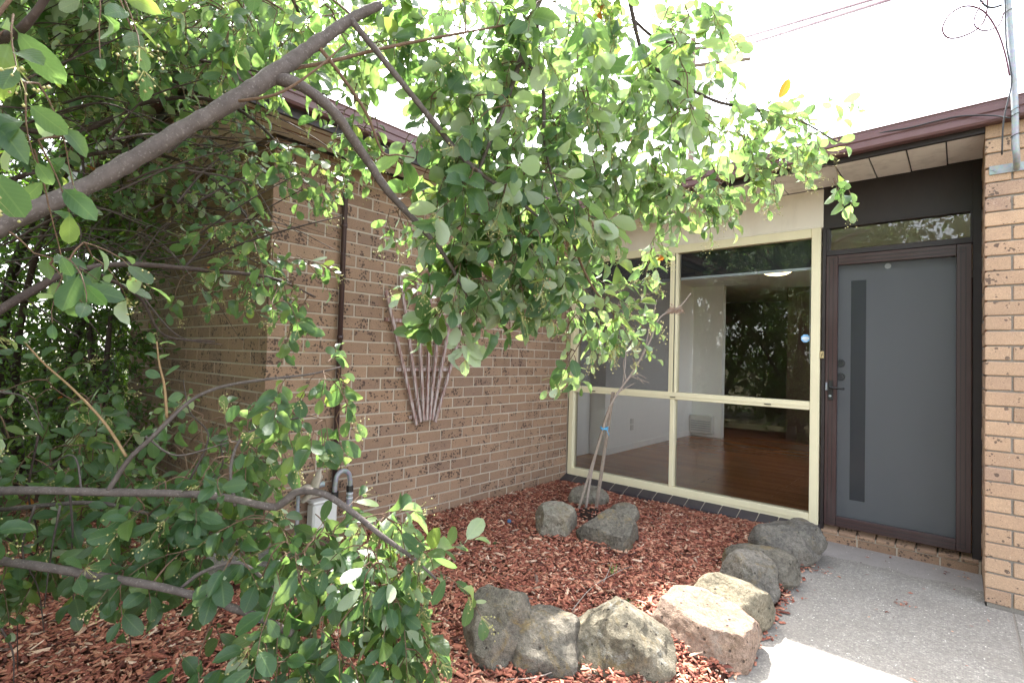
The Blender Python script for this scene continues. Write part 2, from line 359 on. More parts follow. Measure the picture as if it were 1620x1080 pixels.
class MB:
    """collects shapes in world coordinates and links them as one mesh object"""
    def __init__(s): s.v = []; s.f = []
    def add(s, v, f):
        b = len(s.v); s.v += v.tolist() if isinstance(v, np.ndarray) else [tuple(map(float, p)) for p in v]; s.f += [tuple(i+b for i in q) for q in f]; return s
    def box(s, a, b):
        x0, y0, z0 = [min(p, q) for p, q in zip(a, b)]; x1, y1, z1 = [max(p, q) for p, q in zip(a, b)]
        return s.add([(x0, y0, z0), (x1, y0, z0), (x1, y1, z0), (x0, y1, z0), (x0, y0, z1), (x1, y0, z1), (x1, y1, z1), (x0, y1, z1)],
                     [(3, 2, 1, 0), (4, 5, 6, 7), (0, 1, 5, 4), (1, 2, 6, 5), (2, 3, 7, 6), (3, 0, 4, 7)])
    def prism(s, prof, a, b, ax_u, ax_v):
        """extrude a closed 2-D profile from a to b; profile (u, v) along ax_u, ax_v"""
        a, b, U, V = map(np.array, (a, b, ax_u, ax_v)); n = len(prof)
        v = [a + U*p + V*q for p, q in prof] + [b + U*p + V*q for p, q in prof]
        f = [(i, (i+1) % n, n+(i+1) % n, n+i) for i in range(n)] + [tuple(range(n))[::-1], tuple(range(n, 2*n))]
        return s.add(v, f)
    def beam(s, a, b, w, h, up=(0, 0, 1)):
        a = np.array(a, float); b = np.array(b, float); d = b-a; d /= np.linalg.norm(d)
        x = np.cross(d, up); x /= np.linalg.norm(x); z = np.cross(x, d)
        return s.prism([(-w/2, -h/2), (w/2, -h/2), (w/2, h/2), (-w/2, h/2)], a, b, x, z)
    def tube(s, pts, rad, n=8, cap=True):
        pts = np.asarray(pts, float); m_ = len(pts); rad = np.broadcast_to(np.asarray(rad, float), (m_,))
        t = np.gradient(pts, axis=0); t /= np.linalg.norm(t, axis=1)[:, None] + 1e-12
        ref = np.array([0, 0, 1.]) if abs(t[0][2]) < .9 else np.array([1., 0, 0])
        u = unit(cr(t[0], ref)); rings = []; an = np.arange(n)*2*math.pi/n; ca, sa = np.cos(an)[:, None], np.sin(an)[:, None]
        for i in range(m_):
            u = unit(u - t[i]*(u@t[i])); w_ = cr(t[i], u)
            rings.append(pts[i] + rad[i]*(ca*u + sa*w_))
        v = np.concatenate(rings); f = []
        for i in range(m_-1):
            for j in range(n): f.append((i*n+j, i*n+(j+1) % n, (i+1)*n+(j+1) % n, (i+1)*n+j))
        if cap: f += [tuple(range(n))[::-1], tuple((m_-1)*n+j for j in range(n))]
        return s.add(v, f)
    def build(s, name, mat, parent=None, origin=None, smooth=False, bevel=0):
        o_ = np.array(origin if origin is not None else (WLOC[parent] if parent is not None else (0, 0, 0)), float)
        me = bpy.data.meshes.new(name)
        me.from_pydata((np.asarray(s.v, float)-o_).tolist(), [], s.f); me.update()
        if bevel:
            bm = bmesh.new(); bm.from_mesh(me)
            bmesh.ops.bevel(bm, geom=bm.edges[:], offset=bevel, segments=1, affect='EDGES', profile=.5); bm.to_mesh(me); bm.free()
        if smooth: me.polygons.foreach_set('use_smooth', [True]*len(me.polygons))
        return link(name, me, mat, parent, o_)
def box(name, a, b, mat, parent=None, bevel=.0, origin=None):
    mb = MB().box(a, b)
    if origin is None and parent is None: origin = ((a[0]+b[0])/2, (a[1]+b[1])/2, min(a[2], b[2]))
    return mb.build(name, mat, parent, origin, bevel=bevel)
def bulk(name, verts, faces_tri, mat, parent=None, rnd=None, uv=None, smooth=False, quads=None):
    """a big mesh from numpy arrays: verts (n,3) world, triangles (m,3)"""
    o_ = np.array(WLOC[parent]) if parent is not None else np.zeros(3)
    me = bpy.data.meshes.new(name); nv = len(verts); F = np.asarray(quads if quads is not None else faces_tri, np.int32); c = F.shape[1]
    me.vertices.add(nv); me.vertices.foreach_set('co', (verts-o_).astype(np.float32).ravel())
    me.loops.add(F.size); me.loops.foreach_set('vertex_index', F.ravel())
    me.polygons.add(len(F)); me.polygons.foreach_set('loop_start', np.arange(len(F), dtype=np.int32)*c)
    me.polygons.foreach_set('loop_total', np.full(len(F), c, np.int32))
    if smooth: me.polygons.foreach_set('use_smooth', np.ones(len(F), bool))
    if rnd is not None:
        a = me.attributes.new('rnd', 'FLOAT', 'POINT'); a.data.foreach_set('value', rnd.astype(np.float32))
    if uv is not None:
        l_ = me.uv_layers.new(name='UVMap'); l_.data.foreach_set('uv', uv[F.ravel()].astype(np.float32).ravel())
    me.update(calc_edges=True); me.validate()
    return link(name, me, mat, parent, o_)
def spline(pts, n=6):
    """Catmull-Rom through the points"""
    P = np.asarray(pts, float); P = np.vstack([2*P[0]-P[1], P, 2*P[-1]-P[-2]]); out = []
    for i in range(1, len(P)-2):
        for t in np.arange(n)/n:
            out.append(.5*((2*P[i]) + (-P[i-1]+P[i+1])*t + (2*P[i-1]-5*P[i]+4*P[i+1]-P[i+2])*t*t + (-P[i-1]+3*P[i]-3*P[i+1]+P[i+2])*t**3))
    out.append(P[-2]); return np.array(out)

# ------------------------------------------------------------------ ground, path, bed
me_ = MB().add([(-160, -160, -.06), (160, -160, -.06), (160, 160, -.06), (-160, 160, -.06)], [(0, 1, 2, 3)])
tag(me_.build('ground', 'yard'), kind='structure')
PE = [(-.02, 2.405), (-.6, 2.41), (-1.2, 2.432), (-1.9, 2.45), (-2.6, 2.47), (-9, 2.62)]         # left edge of the path
def path_x(y): return float(np.interp(-y, [-a for a, _ in PE], [b for _, b in PE]))
path = thing('path', 'grey exposed aggregate concrete path leading to the front door', 'path', (2.9, -1.2, 0)); path['kind'] = 'structure'
del path['category']; del path['label']
def slabp(poly):
    mb = MB(); n = len(poly); c = np.mean(poly, 0)
    top = [(x, y, 0) for x, y in poly]
    mb.add(top + [(x, y, -.12) for x, y in poly], [tuple(range(n))[::-1], *[(i, (i+1) % n, (i+1) % n+n, i+n) for i in range(n)]])
    o = mb.build('slab', 'concrete', path, bevel=.003)
    bm = bmesh.new(); bm.from_mesh(o.data); bmesh.ops.recalc_face_normals(bm, faces=bm.faces); bm.to_mesh(o.data); bm.free()
slabp([(2.405, -.002), (2.41, -.6), (2.43, -1.116), (3.424, -1.116), (3.426, -.604), (3.318, -.598), (3.318, -.002)])
slabp([(2.43, -1.120), (2.45, -1.9), (2.47, -2.6), (2.5, -3.6), (3.424, -3.6), (3.424, -1.120)])
slabp([(3.434, -.604), (3.434, -3.6), (5.4, -3.6), (5.4, -.604)])
slabp([(2.5, -3.608), (2.62, -9), (5.4, -9), (5.4, -3.608)])
for a, b in (((2.43, -1.120, -.02), (3.424, -1.116, -.001)), ((3.4245, -3.6, -.02), (3.4335, -.604, -.003))):
    box('joint_filler', a, b, 'mortar_grey', path)
def fbm(x, y, s, seed=0.): return noise.noise(Vector((x*s, y*s, seed))) + .5*noise.noise(Vector((x*s*2.1, y*s*2.1, seed+5)))
ROCKS = []
for a_, b_, o_, r_ in [(775, 1045, .08, .15), (800, 1020, .16, .15), (968, 1058, .08, .17), (1108, 1022, .08, .17), (1153, 974, .05, .12), (1184, 946, .08, .12), (1203, 915, .1, .14), (1222, 886, .2, .18), (868, 848, .1, .13), (952, 862, .09, .15), (922, 800, .12, .12), (366, 915, .06, .14), (480, 925, .12, .2)]:
    g_ = ground(a_, b_, .04); ROCKS.append((float(g_[0]), float(g_[1])+o_, r_))
def mulch_z(x, y):
    z = .052 + .022*fbm(x, y, 1.7) + .010*fbm(x, y, 6, 3)
    e = path_x(y) - x
    if e < .35: z -= .05*(1-e/.35)**1.5                     # falls away towards the path
    if y > -.35 and x > 0: z -= .02*(1+y/.35)
    for rx_, ry_, rr_ in ROCKS:                              # chips banked against the stones
        dd = math.hypot(x-rx_, y-ry_)
        if dd < rr_+.14: z += .030*math.exp(-((dd-rr_)/.075)**2) if dd > rr_ else .030
    d = math.hypot(x-.93, y+.98)
    if d < .33: z += .03*(1-(d/.33)**2)
    return max(z, .004)
g = .05; mb = MB(); idx = {}
xs = np.arange(-3.2, 2.66, g); ys = np.arange(-6.2, .01, g)
for i, x in enumerate(xs):
    for j, y in enumerate(ys):
        idx[i, j] = len(mb.v); xx = min(x, path_x(y)-.004); mb.v.append((xx, y, (mulch_z(x, y)-.012) if x < path_x(y) else -.03))
for i in range(len(xs)-1):
    for j in range(len(ys)-1):
        cx, cy_ = xs[i]+g/2, ys[j]+g/2
        if xs[i] < path_x(ys[j]) and not (cx < -.05 and cy_ > -3.19): mb.f.append((idx[i, j], idx[i+1, j], idx[i+1, j+1], idx[i, j+1]))
tag(mb.build('garden_bed', 'soil', None, (0, 0, 0), smooth=True), kind='structure')
# wood chips: far too many to count
n = 165000
X = RNG.uniform(-2.4, 2.5, n); Y = RNG.uniform(-5.6, -.09, n)
pp = pix(np.stack([X, Y, np.full(n, .05)], 1))
PX_ = np.interp(-Y, [-a for a, _ in PE], [b for _, b in PE])
ok = (X < PX_-.01) & ~((X < .005) & (Y > -3.235)) & (Y < -.11) & (pp[:, 2] > .4) & (pp[:, 0] > -420) & (pp[:, 0] < 1500) & (pp[:, 1] < 1500)
ok &= ~((np.hypot(X-.88, Y+.98) < .2) & (RNG.random(n) < .8))
X, Y = X[ok], Y[ok]
ZG = np.array([[mulch_z(x, y) for y in ys] for x in xs])
fi, fj = (X-xs[0])/g, (Y-ys[0])/g; ii, jj = np.clip(fi.astype(int), 0, len(xs)-2), np.clip(fj.astype(int), 0, len(ys)-2); fi -= ii; fj -= jj
nz_ = ZG[ii, jj]*(1-fi)*(1-fj) + ZG[ii+1, jj]*fi*(1-fj) + ZG[ii, jj+1]*(1-fi)*fj + ZG[ii+1, jj+1]*fi*fj
sy = RNG.uniform(-3.6, -.25, 420); sx = np.array([path_x(y) for y in sy]) + np.abs(RNG.normal(0, .03, 420)); X = np.r_[X, sx]; Y = np.r_[Y, sy]; nz_ = np.r_[nz_, np.full(420, .003)]
n = len(X)
L = np.clip(RNG.lognormal(math.log(.022), .55, n), .006, .085); W = np.clip(L*RNG.uniform(.2, .5, n), .005, .022); T = RNG.uniform(.002, .0055, n)
L[-420:] *= .7
yaw = RNG.uniform(0, math.tau, n); pit = RNG.normal(0, .24, n); rol = RNG.normal(0, .35, n); pit[-420:] *= .3; rol[-420:] *= .3
dx = np.stack([np.cos(yaw)*np.cos(pit), np.sin(yaw)*np.cos(pit), np.sin(pit)], 1)
sd = np.stack([-np.sin(yaw), np.cos(yaw), np.zeros(n)], 1); up = np.cross(dx, sd)
sd2 = sd*np.cos(rol)[:, None] + up*np.sin(rol)[:, None]; up2 = np.cross(dx, sd2)
C = np.stack([X, Y, nz_ + RNG.uniform(-.004, .012, n)], 1); C[-420:, 2] = .006
tmpl = np.array([(-.5, -.4, 0), (.5, -.3, 0), (.42, .45, 0), (-.5, .4, 0), (-.46, -.42, 1), (.5, -.42, 1), (.46, .38, 1), (-.4, .45, 1)])
tm = tmpl[None] + RNG.normal(0, .09, (n, 8, 3))*np.array([1, 1, .3])
V = C[:, None] + tm[..., 0:1]*L[:, None, None]*dx[:, None] + tm[..., 1:2]*W[:, None, None]*sd2[:, None] + tm[..., 2:3]*T[:, None, None]*up2[:, None]
q = np.array([(4, 5, 6, 7), (0, 1, 5, 4), (1, 2, 6, 5), (2, 3, 7, 6), (3, 0, 4, 7)])
F = (q[None] + np.arange(n)[:, None, None]*8).reshape(-1, 4)
o = bulk('bark_mulch', V.reshape(-1, 3), None, 'bark_chip', rnd=np.repeat(RNG.random(n)*.999, 8), quads=F)
tag(o, 'red brown bark chip mulch covering the garden bed', 'mulch', kind='stuff')

# ------------------------------------------------------------------ the house
house = thing('brick_house', 'tan brick house with big cream window and dark brown front door', 'house', (0, 0, 0))
LA = 3.239; CZ = .086; Z0 = 2.445
def brick_mesh(l, d, h_, seed, mat='brick'):
    rr = random.Random(seed); me = bpy.data.meshes.new('brick'); bm = bmesh.new()
    bmesh.ops.create_cube(bm, size=1)
    for v in bm.verts:
        v.co = Vector((v.co.x*l, v.co.y*d, v.co.z*h_)) + Vector((rr.uniform(-1, 1)*.0012, rr.uniform(-1, 1)*.0008, rr.uniform(-1, 1)*.0012))
    bmesh.ops.bevel(bm, geom=bm.edges[:], offset=.0035, segments=1, affect='EDGES', profile=.5)
    bm.to_mesh(me); bm.free(); me.materials.append(M[mat]); return me
STR = [brick_mesh(.230, .11, .076, s) for s in range(5)]        # stretcher: long side along x
HALF = [brick_mesh(.110, .11, .076, 20+s) for s in range(3)]
STRP = [brick_mesh(.230, .11, .076, 40+s, 'brick_pale') for s in range(3)]; HALFP = [brick_mesh(.110, .11, .076, 60+s, 'brick_pale') for s in range(3)]
bricks = []   # (world centre, rotated?, half?, wall id)
lines = range(-3, 30)
for kk in lines:
    zc = Z0 - CZ*kk + CZ/2           # course kk lies between line kk-1 and line kk
    if zc > 2.70 or zc < -.02: continue
    odd = kk % 2 == 1
    # long wall, plane x = 0, u measured from the outer corner
    u0 = 0 if odd else .12
    us = np.arange(u0, LA-.05, .24)
    for u in us:
        l_ = .23 if u+.23 < LA+.02 else .11
        bricks.append(((-.055, -LA+u+l_/2, zc), True, l_ < .2, 'a'))
    # short side, plane y = -LA, going to -x ; even courses begin with a stretcher at the corner
    v0 = .12 if odd else 0
    for v in np.arange(v0, 3.0, .24):
        bricks.append(((-v-.115, -LA+.055, zc), False, False, 'b'))
# pillar beside the door: front plane y = -0.592, reveal plane x = 3.314
px0, py0 = 3.314, -.592
for kk in range(-5, 29):
    zc = 2.4245 - CZ*kk + CZ/2
    if zc > 2.735 or zc < -.05: continue
    odd = kk % 2 == 1
    if odd:
        for x in np.arange(0, 1.0, .24): bricks.append(((px0+x+.115, py0+.055, zc), False, False, 'c'))
        for y in np.arange(.12, .52, .24): bricks.append(((px0+.055, py0+y+.115 if y+.23 < .59 else py0+y+.055, zc), True, not y+.23 < .59, 'd'))
    else:
        for y in np.arange(0, .52, .24): bricks.append(((px0+.055, py0+y+.115 if y+.23 < .59 else py0+y+.055, zc), True, not y+.23 < .59, 'd'))
        for x in np.arange(.12, 1.1, .24): bricks.append(((px0+x+.115, py0+.055, zc), False, False, 'c'))
WALLS = {}
def wall_part(name, a, b, label, mat='mortar'):
    o = box(name, a, b, mat, house); o['label'] = label; return o
WALLS['a'] = wall_part('wall', (-.105, -LA+.0035, -.1), (-.0035, 0.2, 2.68), 'long brown brick wall behind the fan trellis')
WALLS['b'] = wall_part('wall', (-3.1, -LA+.0045, -.1), (-.107, -LA+.105, 2.68), 'shaded brick side wall behind the shrubs')
WALLS['c'] = wall_part('pillar', (px0+.010, py0+.010, -.1), (px0+1.15, py0+.105, 2.72), 'pale tan brick pillar right of the door', 'mortar_grey')
WALLS['d'] = wall_part('pillar_return', (px0+.010, py0+.107, -.1), (px0+.105, -.01, 2.72), 'brick side of the pillar facing the door', 'mortar_grey')
cen = np.array([b[0] for b in bricks]); pc = pix(cen)
face = {'a': (1, 0, 0), 'b': (0, -1, 0), 'c': (0, -1, 0), 'd': (-1, 0, 0)}
def score(i):
    p = pc[i]; c, rot, half, wl = bricks[i]
    if p[2] < .1 or not (-5 < p[0] < 1625 and -5 < p[1] < 1085): return 0
    d = CAM - np.array(c); f_ = np.array(face[wl]); cosv = max(0, (d/np.linalg.norm(d))@f_)
    s = (.5 if half else 1)*cosv/p[2]**2
    if wl == 'b': s *= .02
    if wl == 'a' and p[0] > 600 and p[1] < 380: s *= .2      # behind the canopy
    if wl == 'a' and p[0] < 720 and p[1] > 830: s *= .2
    if wl == 'a' and 600 < p[0] < 850 and p[1] < 480: s *= .3
    return s
order = sorted(range(len(bricks)), key=lambda i: -score(i))
single = set(i for i in order[:300] if score(i) > 0)
def brick_basis(i):
    c, rot, half, wl = bricks[i]; rr = random.Random(i*7+1)
    ang = (math.pi/2 if rot else 0) + (math.pi if rr.random() < .5 else 0)
    out = Vector(face[wl])*rr.uniform(-.0014, .0016)
    c2 = Vector(c) + out + Vector((0, 0, rr.uniform(-.001, .001)))
    return c2, ang, ((HALFP if half else STRP) if wl in 'cd' else (HALF if half else STR))[rr.randrange(3)]
rest = {}
for i in range(len(bricks)):
    c2, ang, me = brick_basis(i)
    if i in single:
        p = WALLS[bricks[i][3]]
        o = bpy.data.objects.new('brick', me); COL.objects.link(o); o.parent = p; o.location = c2 - WLOC[p]; o.rotation_euler = (0, 0, ang); WLOC[o] = c2
    else: rest.setdefault(bricks[i][3], []).append((c2, ang, me, i))
for wl, L_ in rest.items():
    v, f, rn = [], [], []
    for c2, ang, me, i in L_:
        b0 = len(v); R = Matrix.Rotation(ang, 3, 'Z'); rv = random.Random(i).random()
        for q_ in me.vertices: v.append(tuple(R@q_.co + c2)); rn.append(rv)
        for pl_ in me.polygons: f.append(tuple(b0+a for a in pl_.vertices))
    mb = MB(); mb.v, mb.f = v, f
    o = mb.build('bricks', 'brick_pale' if wl in 'cd' else 'brick', WALLS[wl]); o['kind'] = 'stuff'
    a = o.data.attributes.new('rnd', 'FLOAT', 'POINT'); a.data.foreach_set('value', rn)

# ---- eave over window and door: soffit boards, fascia, gutter, roof
def eave_z(x): return 2.693 + .020*x
roof = MB().add([(-.3, -.62, 2.80), (9, -.62, 2.86), (9, 3.6, 3.7), (-.3, 3.6, 3.64), (9, 8, 2.8), (-.3, 8, 2.8)], [(0, 1, 2, 3), (3, 2, 4, 5)])
roof = roof.build('roof', 'roof_brown', house)
xs_ = [-.02] + [2.735 - .2*i for i in range(13, 0, -1)] + [2.735, 2.938, 3.137, 3.40]
sof = MB().box((-.02, -.56, 2.79), (3.4, -.003, 2.80)).build('soffit', 'soffit_paint', house)
for a, b in zip(xs_[:-1], xs_[1:]):
    z = eave_z((a+b)/2) + random.uniform(-.002, .002)
    box('soffit_board', (a+.004, -.555, z), (b-.004, -.003, z+.014), 'soffit_paint', sof, bevel=.002)
box('soffit_backing', (-.02, -.552, 2.772), (3.40, -.004, 2.785), 'dark_brown', sof)
MB().prism([(-.556, -.028), (-.584, -.028), (-.584, .09), (-.556, .09)], (-.45, 0, eave_z(-.45)), (9, 0, eave_z(9)), (0, 1, 0), (0, 0, 1)).build('fascia', 'dark_brown', roof, bevel=0)
gp = [(-.588, .010), (-.588, .005), (-.652, .002), (-.664, .014), (-.664, .046), (-.658, .051), (-.658, .056), (-.666, .062), (-.666, .098), (-.660, .104), (-.660, .116), (-.668, .121), (-.662, .127), (-.640, .127), (-.640, .118), (-.650, .112), (-.650, .020), (-.600, .014)]
MB().prism(gp, (.37, 0, eave_z(.37)), (9, 0, eave_z(9)), (0, 1, 0), (0, 0, 1)).build('gutter', 'gutter_brown', roof)
# ---- eave of the projecting wing
roof2 = MB().add([(.42, -3.78, 2.74), (.42, 8, 2.74), (-3, 8, 3.5), (-3, -3.78, 3.5), (-6.5, 8, 2.7), (-6.5, -3.78, 2.7)], [(0, 1, 2, 3), (3, 2, 4, 5)]).build('roof', 'roof_brown', house)
sof2 = MB().box((-3.1, -3.76, 2.715), (.40, -.01, 2.722)).build('soffit', 'soffit_white', house)
for a in (.012, .142, .272):
    box('soffit_board', (a, -3.7, 2.672 - a*.05), (a+.122, -.57, 2.686 - a*.05), 'soffit_white', sof2, bevel=.002)
for a in (.138, .268):
    box('rusty_strip', (a, -3.7, 2.668 - a*.05), (a+.008, -.57, 2.675 - a*.05), 'rust', sof2)
for i in range(5):
    box('soffit_board', (-3.0, -3.7+i*.09, 2.668), (.008, -3.7+i*.09+.084, 2.684), 'soffit_white', sof2, bevel=.002)
box('fascia', (.402, -3.76, 2.62), (.424, -.56, 2.76), 'dark_brown', roof2)
MB().prism([(.426, .01), (.48, .005), (.492, .018), (.492, .05), (.487, .054), (.487, .058), (.494, .063), (.494, .096), (.488, .102), (.494, .114), (.47, .114), (.47, .106), (.482, .1), (.482, .022), (.43, .02)], (0, -3.80, 2.662), (0, -.66, 2.662), (1, 0, 0), (0, 0, 1)).build('gutter', 'gutter_brown', roof2)
box('fascia', (-3.2, -3.785, 2.62), (.40, -3.763, 2.76), 'dark_brown', roof2)
MB().prism([(0, .01), (-.054, .005), (-.066, .018), (-.066, .1), (-.06, .114), (-.04, .114), (-.05, .1), (-.05, .022), (0, .02)], (-3.2, -3.787, 2.662), (.49, -3.787, 2.662), (0, 1, 0), (0, 0, 1)).build('gutter', 'gutter_brown', roof2)
box('frieze', (-.001, -3.235, 2.655), (.008, -.02, 2.672), 'dark_brown', WALLS['a'])
# downpipe on the long wall
dp = MB().tube([(.034, -2.767, .12), (.034, -2.767, 2.60), (.06, -2.767, 2.64), (.25, -2.767, 2.645)], .017, 10).build('downpipe', 'pipe_brown', house, smooth=True)
for z in (.62, 1.42, 2.18): MB().tube([(.034, -2.767, z), (.034, -2.767, z+.028)], .0205, 10).build('bracket', 'pipe_brown', dp, smooth=True)
# ---- panels above window and door, window wall
box('panel', (.0, .0, 2.432), (2.388, .06, 2.73), 'panel_white', house, bevel=.002)
box('panel_bead', (.0, -.006, 2.425), (2.388, .02, 2.437), 'panel_white', house, bevel=.002)
box('panel', (2.3885, .012, 2.425), (3.32, .06, 2.77), 'dark_brown', house)['label'] = 'dark brown panel above the door'
# ---- window
win = thing('window', None, None, (1.2, 0, .09)); win.parent = house; win.location = (1.2, 0, .09); win['label'] = 'large cream framed window of four panes'
fr = box('frame', (.02, -.012, .085), (.075, .07, 2.424), 'cream_paint', win, bevel=.003)
box('frame', (2.311, -.014, .060), (2.376, .07, 2.424), 'cream_paint', win, bevel=.003)
box('frame', (.0755, -.011, 2.352), (2.3105, .07, 2.424), 'cream_paint', win, bevel=.003)
box('frame', (.0755, -.013, .085), (2.3105, .07, .178), 'cream_paint', win, bevel=.003)
box('sash_rail', (.0755, -.017, .128), (2.3105, -.0135, .136), 'cream_paint', win)
box('transom_rail', (.0755, -.010, .985), (2.3105, .07, 1.052), 'cream_paint', win, bevel=.003)
box('sash_rail', (.0755, -.014, 1.012), (2.3105, -.0105, 1.03), 'cream_paint', win, bevel=.001)
box('mullion', (1.136, -.009, 1.0525), (1.208, .07, 2.3515), 'cream_paint', win, bevel=.003)
box('mullion_bead', (1.163, -.014, 1.0525), (1.171, -.0095, 2.3515), 'cream_paint', win)
box('mullion_bead', (1.184, -.013, 1.0525), (1.190, -.0095, 2.3515), 'black_metal', win)
box('mullion', (1.156, -.009, .1785), (1.198, .07, .9845), 'cream_paint', win, bevel=.003)
box('jamb_bead', (.0755, .0, 1.0525), (.11, .065, 2.3515), 'cream_paint', win, bevel=.002)
for a, b, c_, d_ in [(.111, 1.1355, 1.053, 2.3515), (1.2085, 2.3105, 1.053, 2.3515), (.0765, 1.1555, .1785, .9845), (1.1985, 2.3105, .1785, .9845)]:
    MB().add([(a, .035, c_), (b, .035, c_), (b, .035, d_), (a, .035, d_)], [(0, 1, 2, 3)]).build('pane', 'glass', win)
MB().add([(.111, .012, 1.053), (1.1355, .012, 1.053), (1.1355, .012, 2.3515), (.111, .012, 2.3515)], [(0, 1, 2, 3)]).build('insect_screen', 'fly_screen', win)
for x in (.3, 1.16, 1.98): box('latch', (x, -.020, 1.004), (x+.05, -.0145, 1.011), 'black_metal', win)
# round security sticker
mb = MB(); st_ = [(2.267+.034*math.cos(math.pi/8+i*math.pi/4), .031, 1.552+.034*math.sin(math.pi/8+i*math.pi/4)) for i in range(8)]
sk = mb.add(st_, [tuple(range(8))[::-1]]).build('sticker', 'sticker_blue', win)
for i, (dz, ww, hh) in enumerate([(0, .027, .006), (.012, .02, .0025), (-.013, .018, .002), (-.019, .012, .002)]): box('sticker_band', (2.267-ww, .0285, 1.552+dz-hh), (2.267+ww, .0300, 1.552+dz+hh), 'sticker_white', win)
# dark sill tiles under the window
tw = .15
for i in range(16):
    x0, x1 = .004+i*tw, min(.004+(i+1)*tw-.006, 2.392)
    MB().prism([(.02, .0), (-.118, -.055), (-.122, -.068), (-.122, -.12), (.02, -.12)], (x0, 0, .118), (x1, 0, .118), (0, 1, 0), (0, 0, 1)).build('sill_tile', 'sill_tile', win, bevel=.003)
box('sill_mortar', (.0, -.112, -.05), (2.392, .018, .055), 'mortar', win)
MB().prism([(.018, -.004), (-.114, -.0585), (-.114, -.12), (.018, -.12)], (.002, 0, .1175), (2.391, 0, .1175), (0, 1, 0), (0, 0, 1)).build('sill_grout', 'mortar', win)
box('sill_riser', (.0, .019, -.1), (2.4, .07, .119), 'dark_brown', win)
# ---- door
door = thing('front_door', None, None, (2.84, 0, 0)); door.parent = house; door.location = (2.84, 0, 0); door['label'] = 'dark brown framed front door with grey mesh'
box('jamb', (2.3885, -.012, .055), (2.4125, .07, 2.42), 'dark_brown', door, bevel=.002)
box('jamb', (3.268, -.004, .09), (3.3138, .07, 2.74), 'dark_brown', door, bevel=.002)
box('door_head', (2.4127, -.006, 2.195), (3.2678, .07, 2.236), 'dark_brown', door, bevel=.002)
box('door_head', (2.4127, -.004, 2.410), (3.2678, .07, 2.4245), 'dark_brown', door, bevel=.002)
for a, b in ((2.4127, 2.432), (3.256, 3.2678)): box('transom_stile', (a, -.003, 2.2365), (b, .07, 2.4095), 'dark_brown', door)
MB().add([(2.432, .03, 2.2365), (3.256, .03, 2.2365), (3.256, .03, 2.4095), (2.432, .03, 2.4095)], [(0, 1, 2, 3)]).build('transom_pane', 'glass', door)
def stile(a, b): 
    o = box('screen_frame', a, b, 'door_brown', door, bevel=.003); return o
fz0, fz1, fx0, fx1 = .126, 2.190, 2.416, 3.264
for a, b, c_, d_ in [(fx0, fx0+.078, fz0, fz1), (fx1-.078, fx1, fz0, fz1)]:
    stile((a, -.022, c_), (b, .010, d_))
    for q_ in (.020, .046): box('groove_shade', (a+q_, -.0235, c_+.02), (a+q_+.004, -.0222, d_-.02), 'black_metal', door, bevel=.0004)  # raised dark strips drawing the shade of the frame's grooves
for a, b in [(fz0, fz0+.074), (fz1-.077, fz1)]:
    stile((fx0+.0783, -.0215, a), (fx1-.0783, .010, b))
    for q_ in (.020, .046): box('groove_shade', (fx0+.03, -.0235, a+q_), (fx1-.03, -.0217, a+q_+.004), 'black_metal', door, bevel=.0004)
MB().add([(2.49, -.004, .195), (3.19, -.004, .195), (3.19, -.004, 2.118), (2.49, -.004, 2.118)], [(0, 1, 2, 3)]).build('screen_mesh', 'door_mesh', door)
box('door_leaf', (2.42, .05, .12), (3.262, .085, 2.19), 'door_grey', door)
box('glass_strip', (2.572, .046, .328), (2.668, .0495, 1.996), 'door_strip', door, bevel=.001)
for z in (1.360, 1.255):
    MB().tube([(2.508, .05, z), (2.508, .012, z)], [.03, .026], 14).build('deadlock', 'black_metal', door, smooth=False)
hp = box('handle_plate', (2.437, -.032, 1.075), (2.470, -.0225, 1.225), 'black_metal', door, bevel=.003)
MB().tube(spline([(2.452, -.03, 1.172), (2.452, -.062, 1.172), (2.47, -.070, 1.172), (2.55, -.070, 1.168)]), [.009]*4+[.0085]*15, 8).build('handle_lever', 'black_metal', hp, smooth=True)
MB().tube([(2.452, -.031, 1.107), (2.452, -.046, 1.107)], .010, 12).build('key_cylinder', 'galvanised', hp, smooth=True)
box('striker', (2.419, -.030, 1.150), (2.432, -.0225, 1.21), 'galvanised', door, bevel=.001)
tg = box('name_tag', (2.379, -.022, 1.395), (2.405, -.0125, 1.450), 'brass', door, bevel=.001)
MB().beam((2.398, -.0228, 1.438), (2.388, -.0228, 1.408), .003, .001, (0, 1, 0)).beam((2.387, -.0228, 1.432), (2.398, -.0228, 1.416), .002, .001, (0, 1, 0)).build('tag_mark', 'black_metal', tg)
MB().tube([(2.80, .046, 2.088), (2.80, .050, 2.088)], .020, 16).build('door_light_spot', 'sticker_white', door)  # white disc painted in for a spot of light on the door
# brick door sill
for i in range(4):
    x0 = 2.397+.2375*i; x1 = min(x0+.228, 3.30)
    o = MB().prism([(.10, .0), (-.014, .0), (-.014, .058), (.10, .058)], (x0, 0, -.004), (x1, 0, -.004), (0, 1, 0), (0, 0, 1)).build('sill_brick', 'brick', door, bevel=.003)
for i in range(8):
    x0 = 2.397+.1165*i; x1 = min(x0+.108, 3.30)
    o = MB().prism([(.10, .002), (-.018, .0), (-.018, .022), (.06, .058), (.10, .058)], (x0, 0, .060), (x1, 0, .060), (0, 1, 0), (0, 0, 1)).build('sill_brick', 'brick', door, bevel=.003)
box('sill_mortar', (2.397, -.009, -.05), (3.312, .098, .078), 'mortar', door)

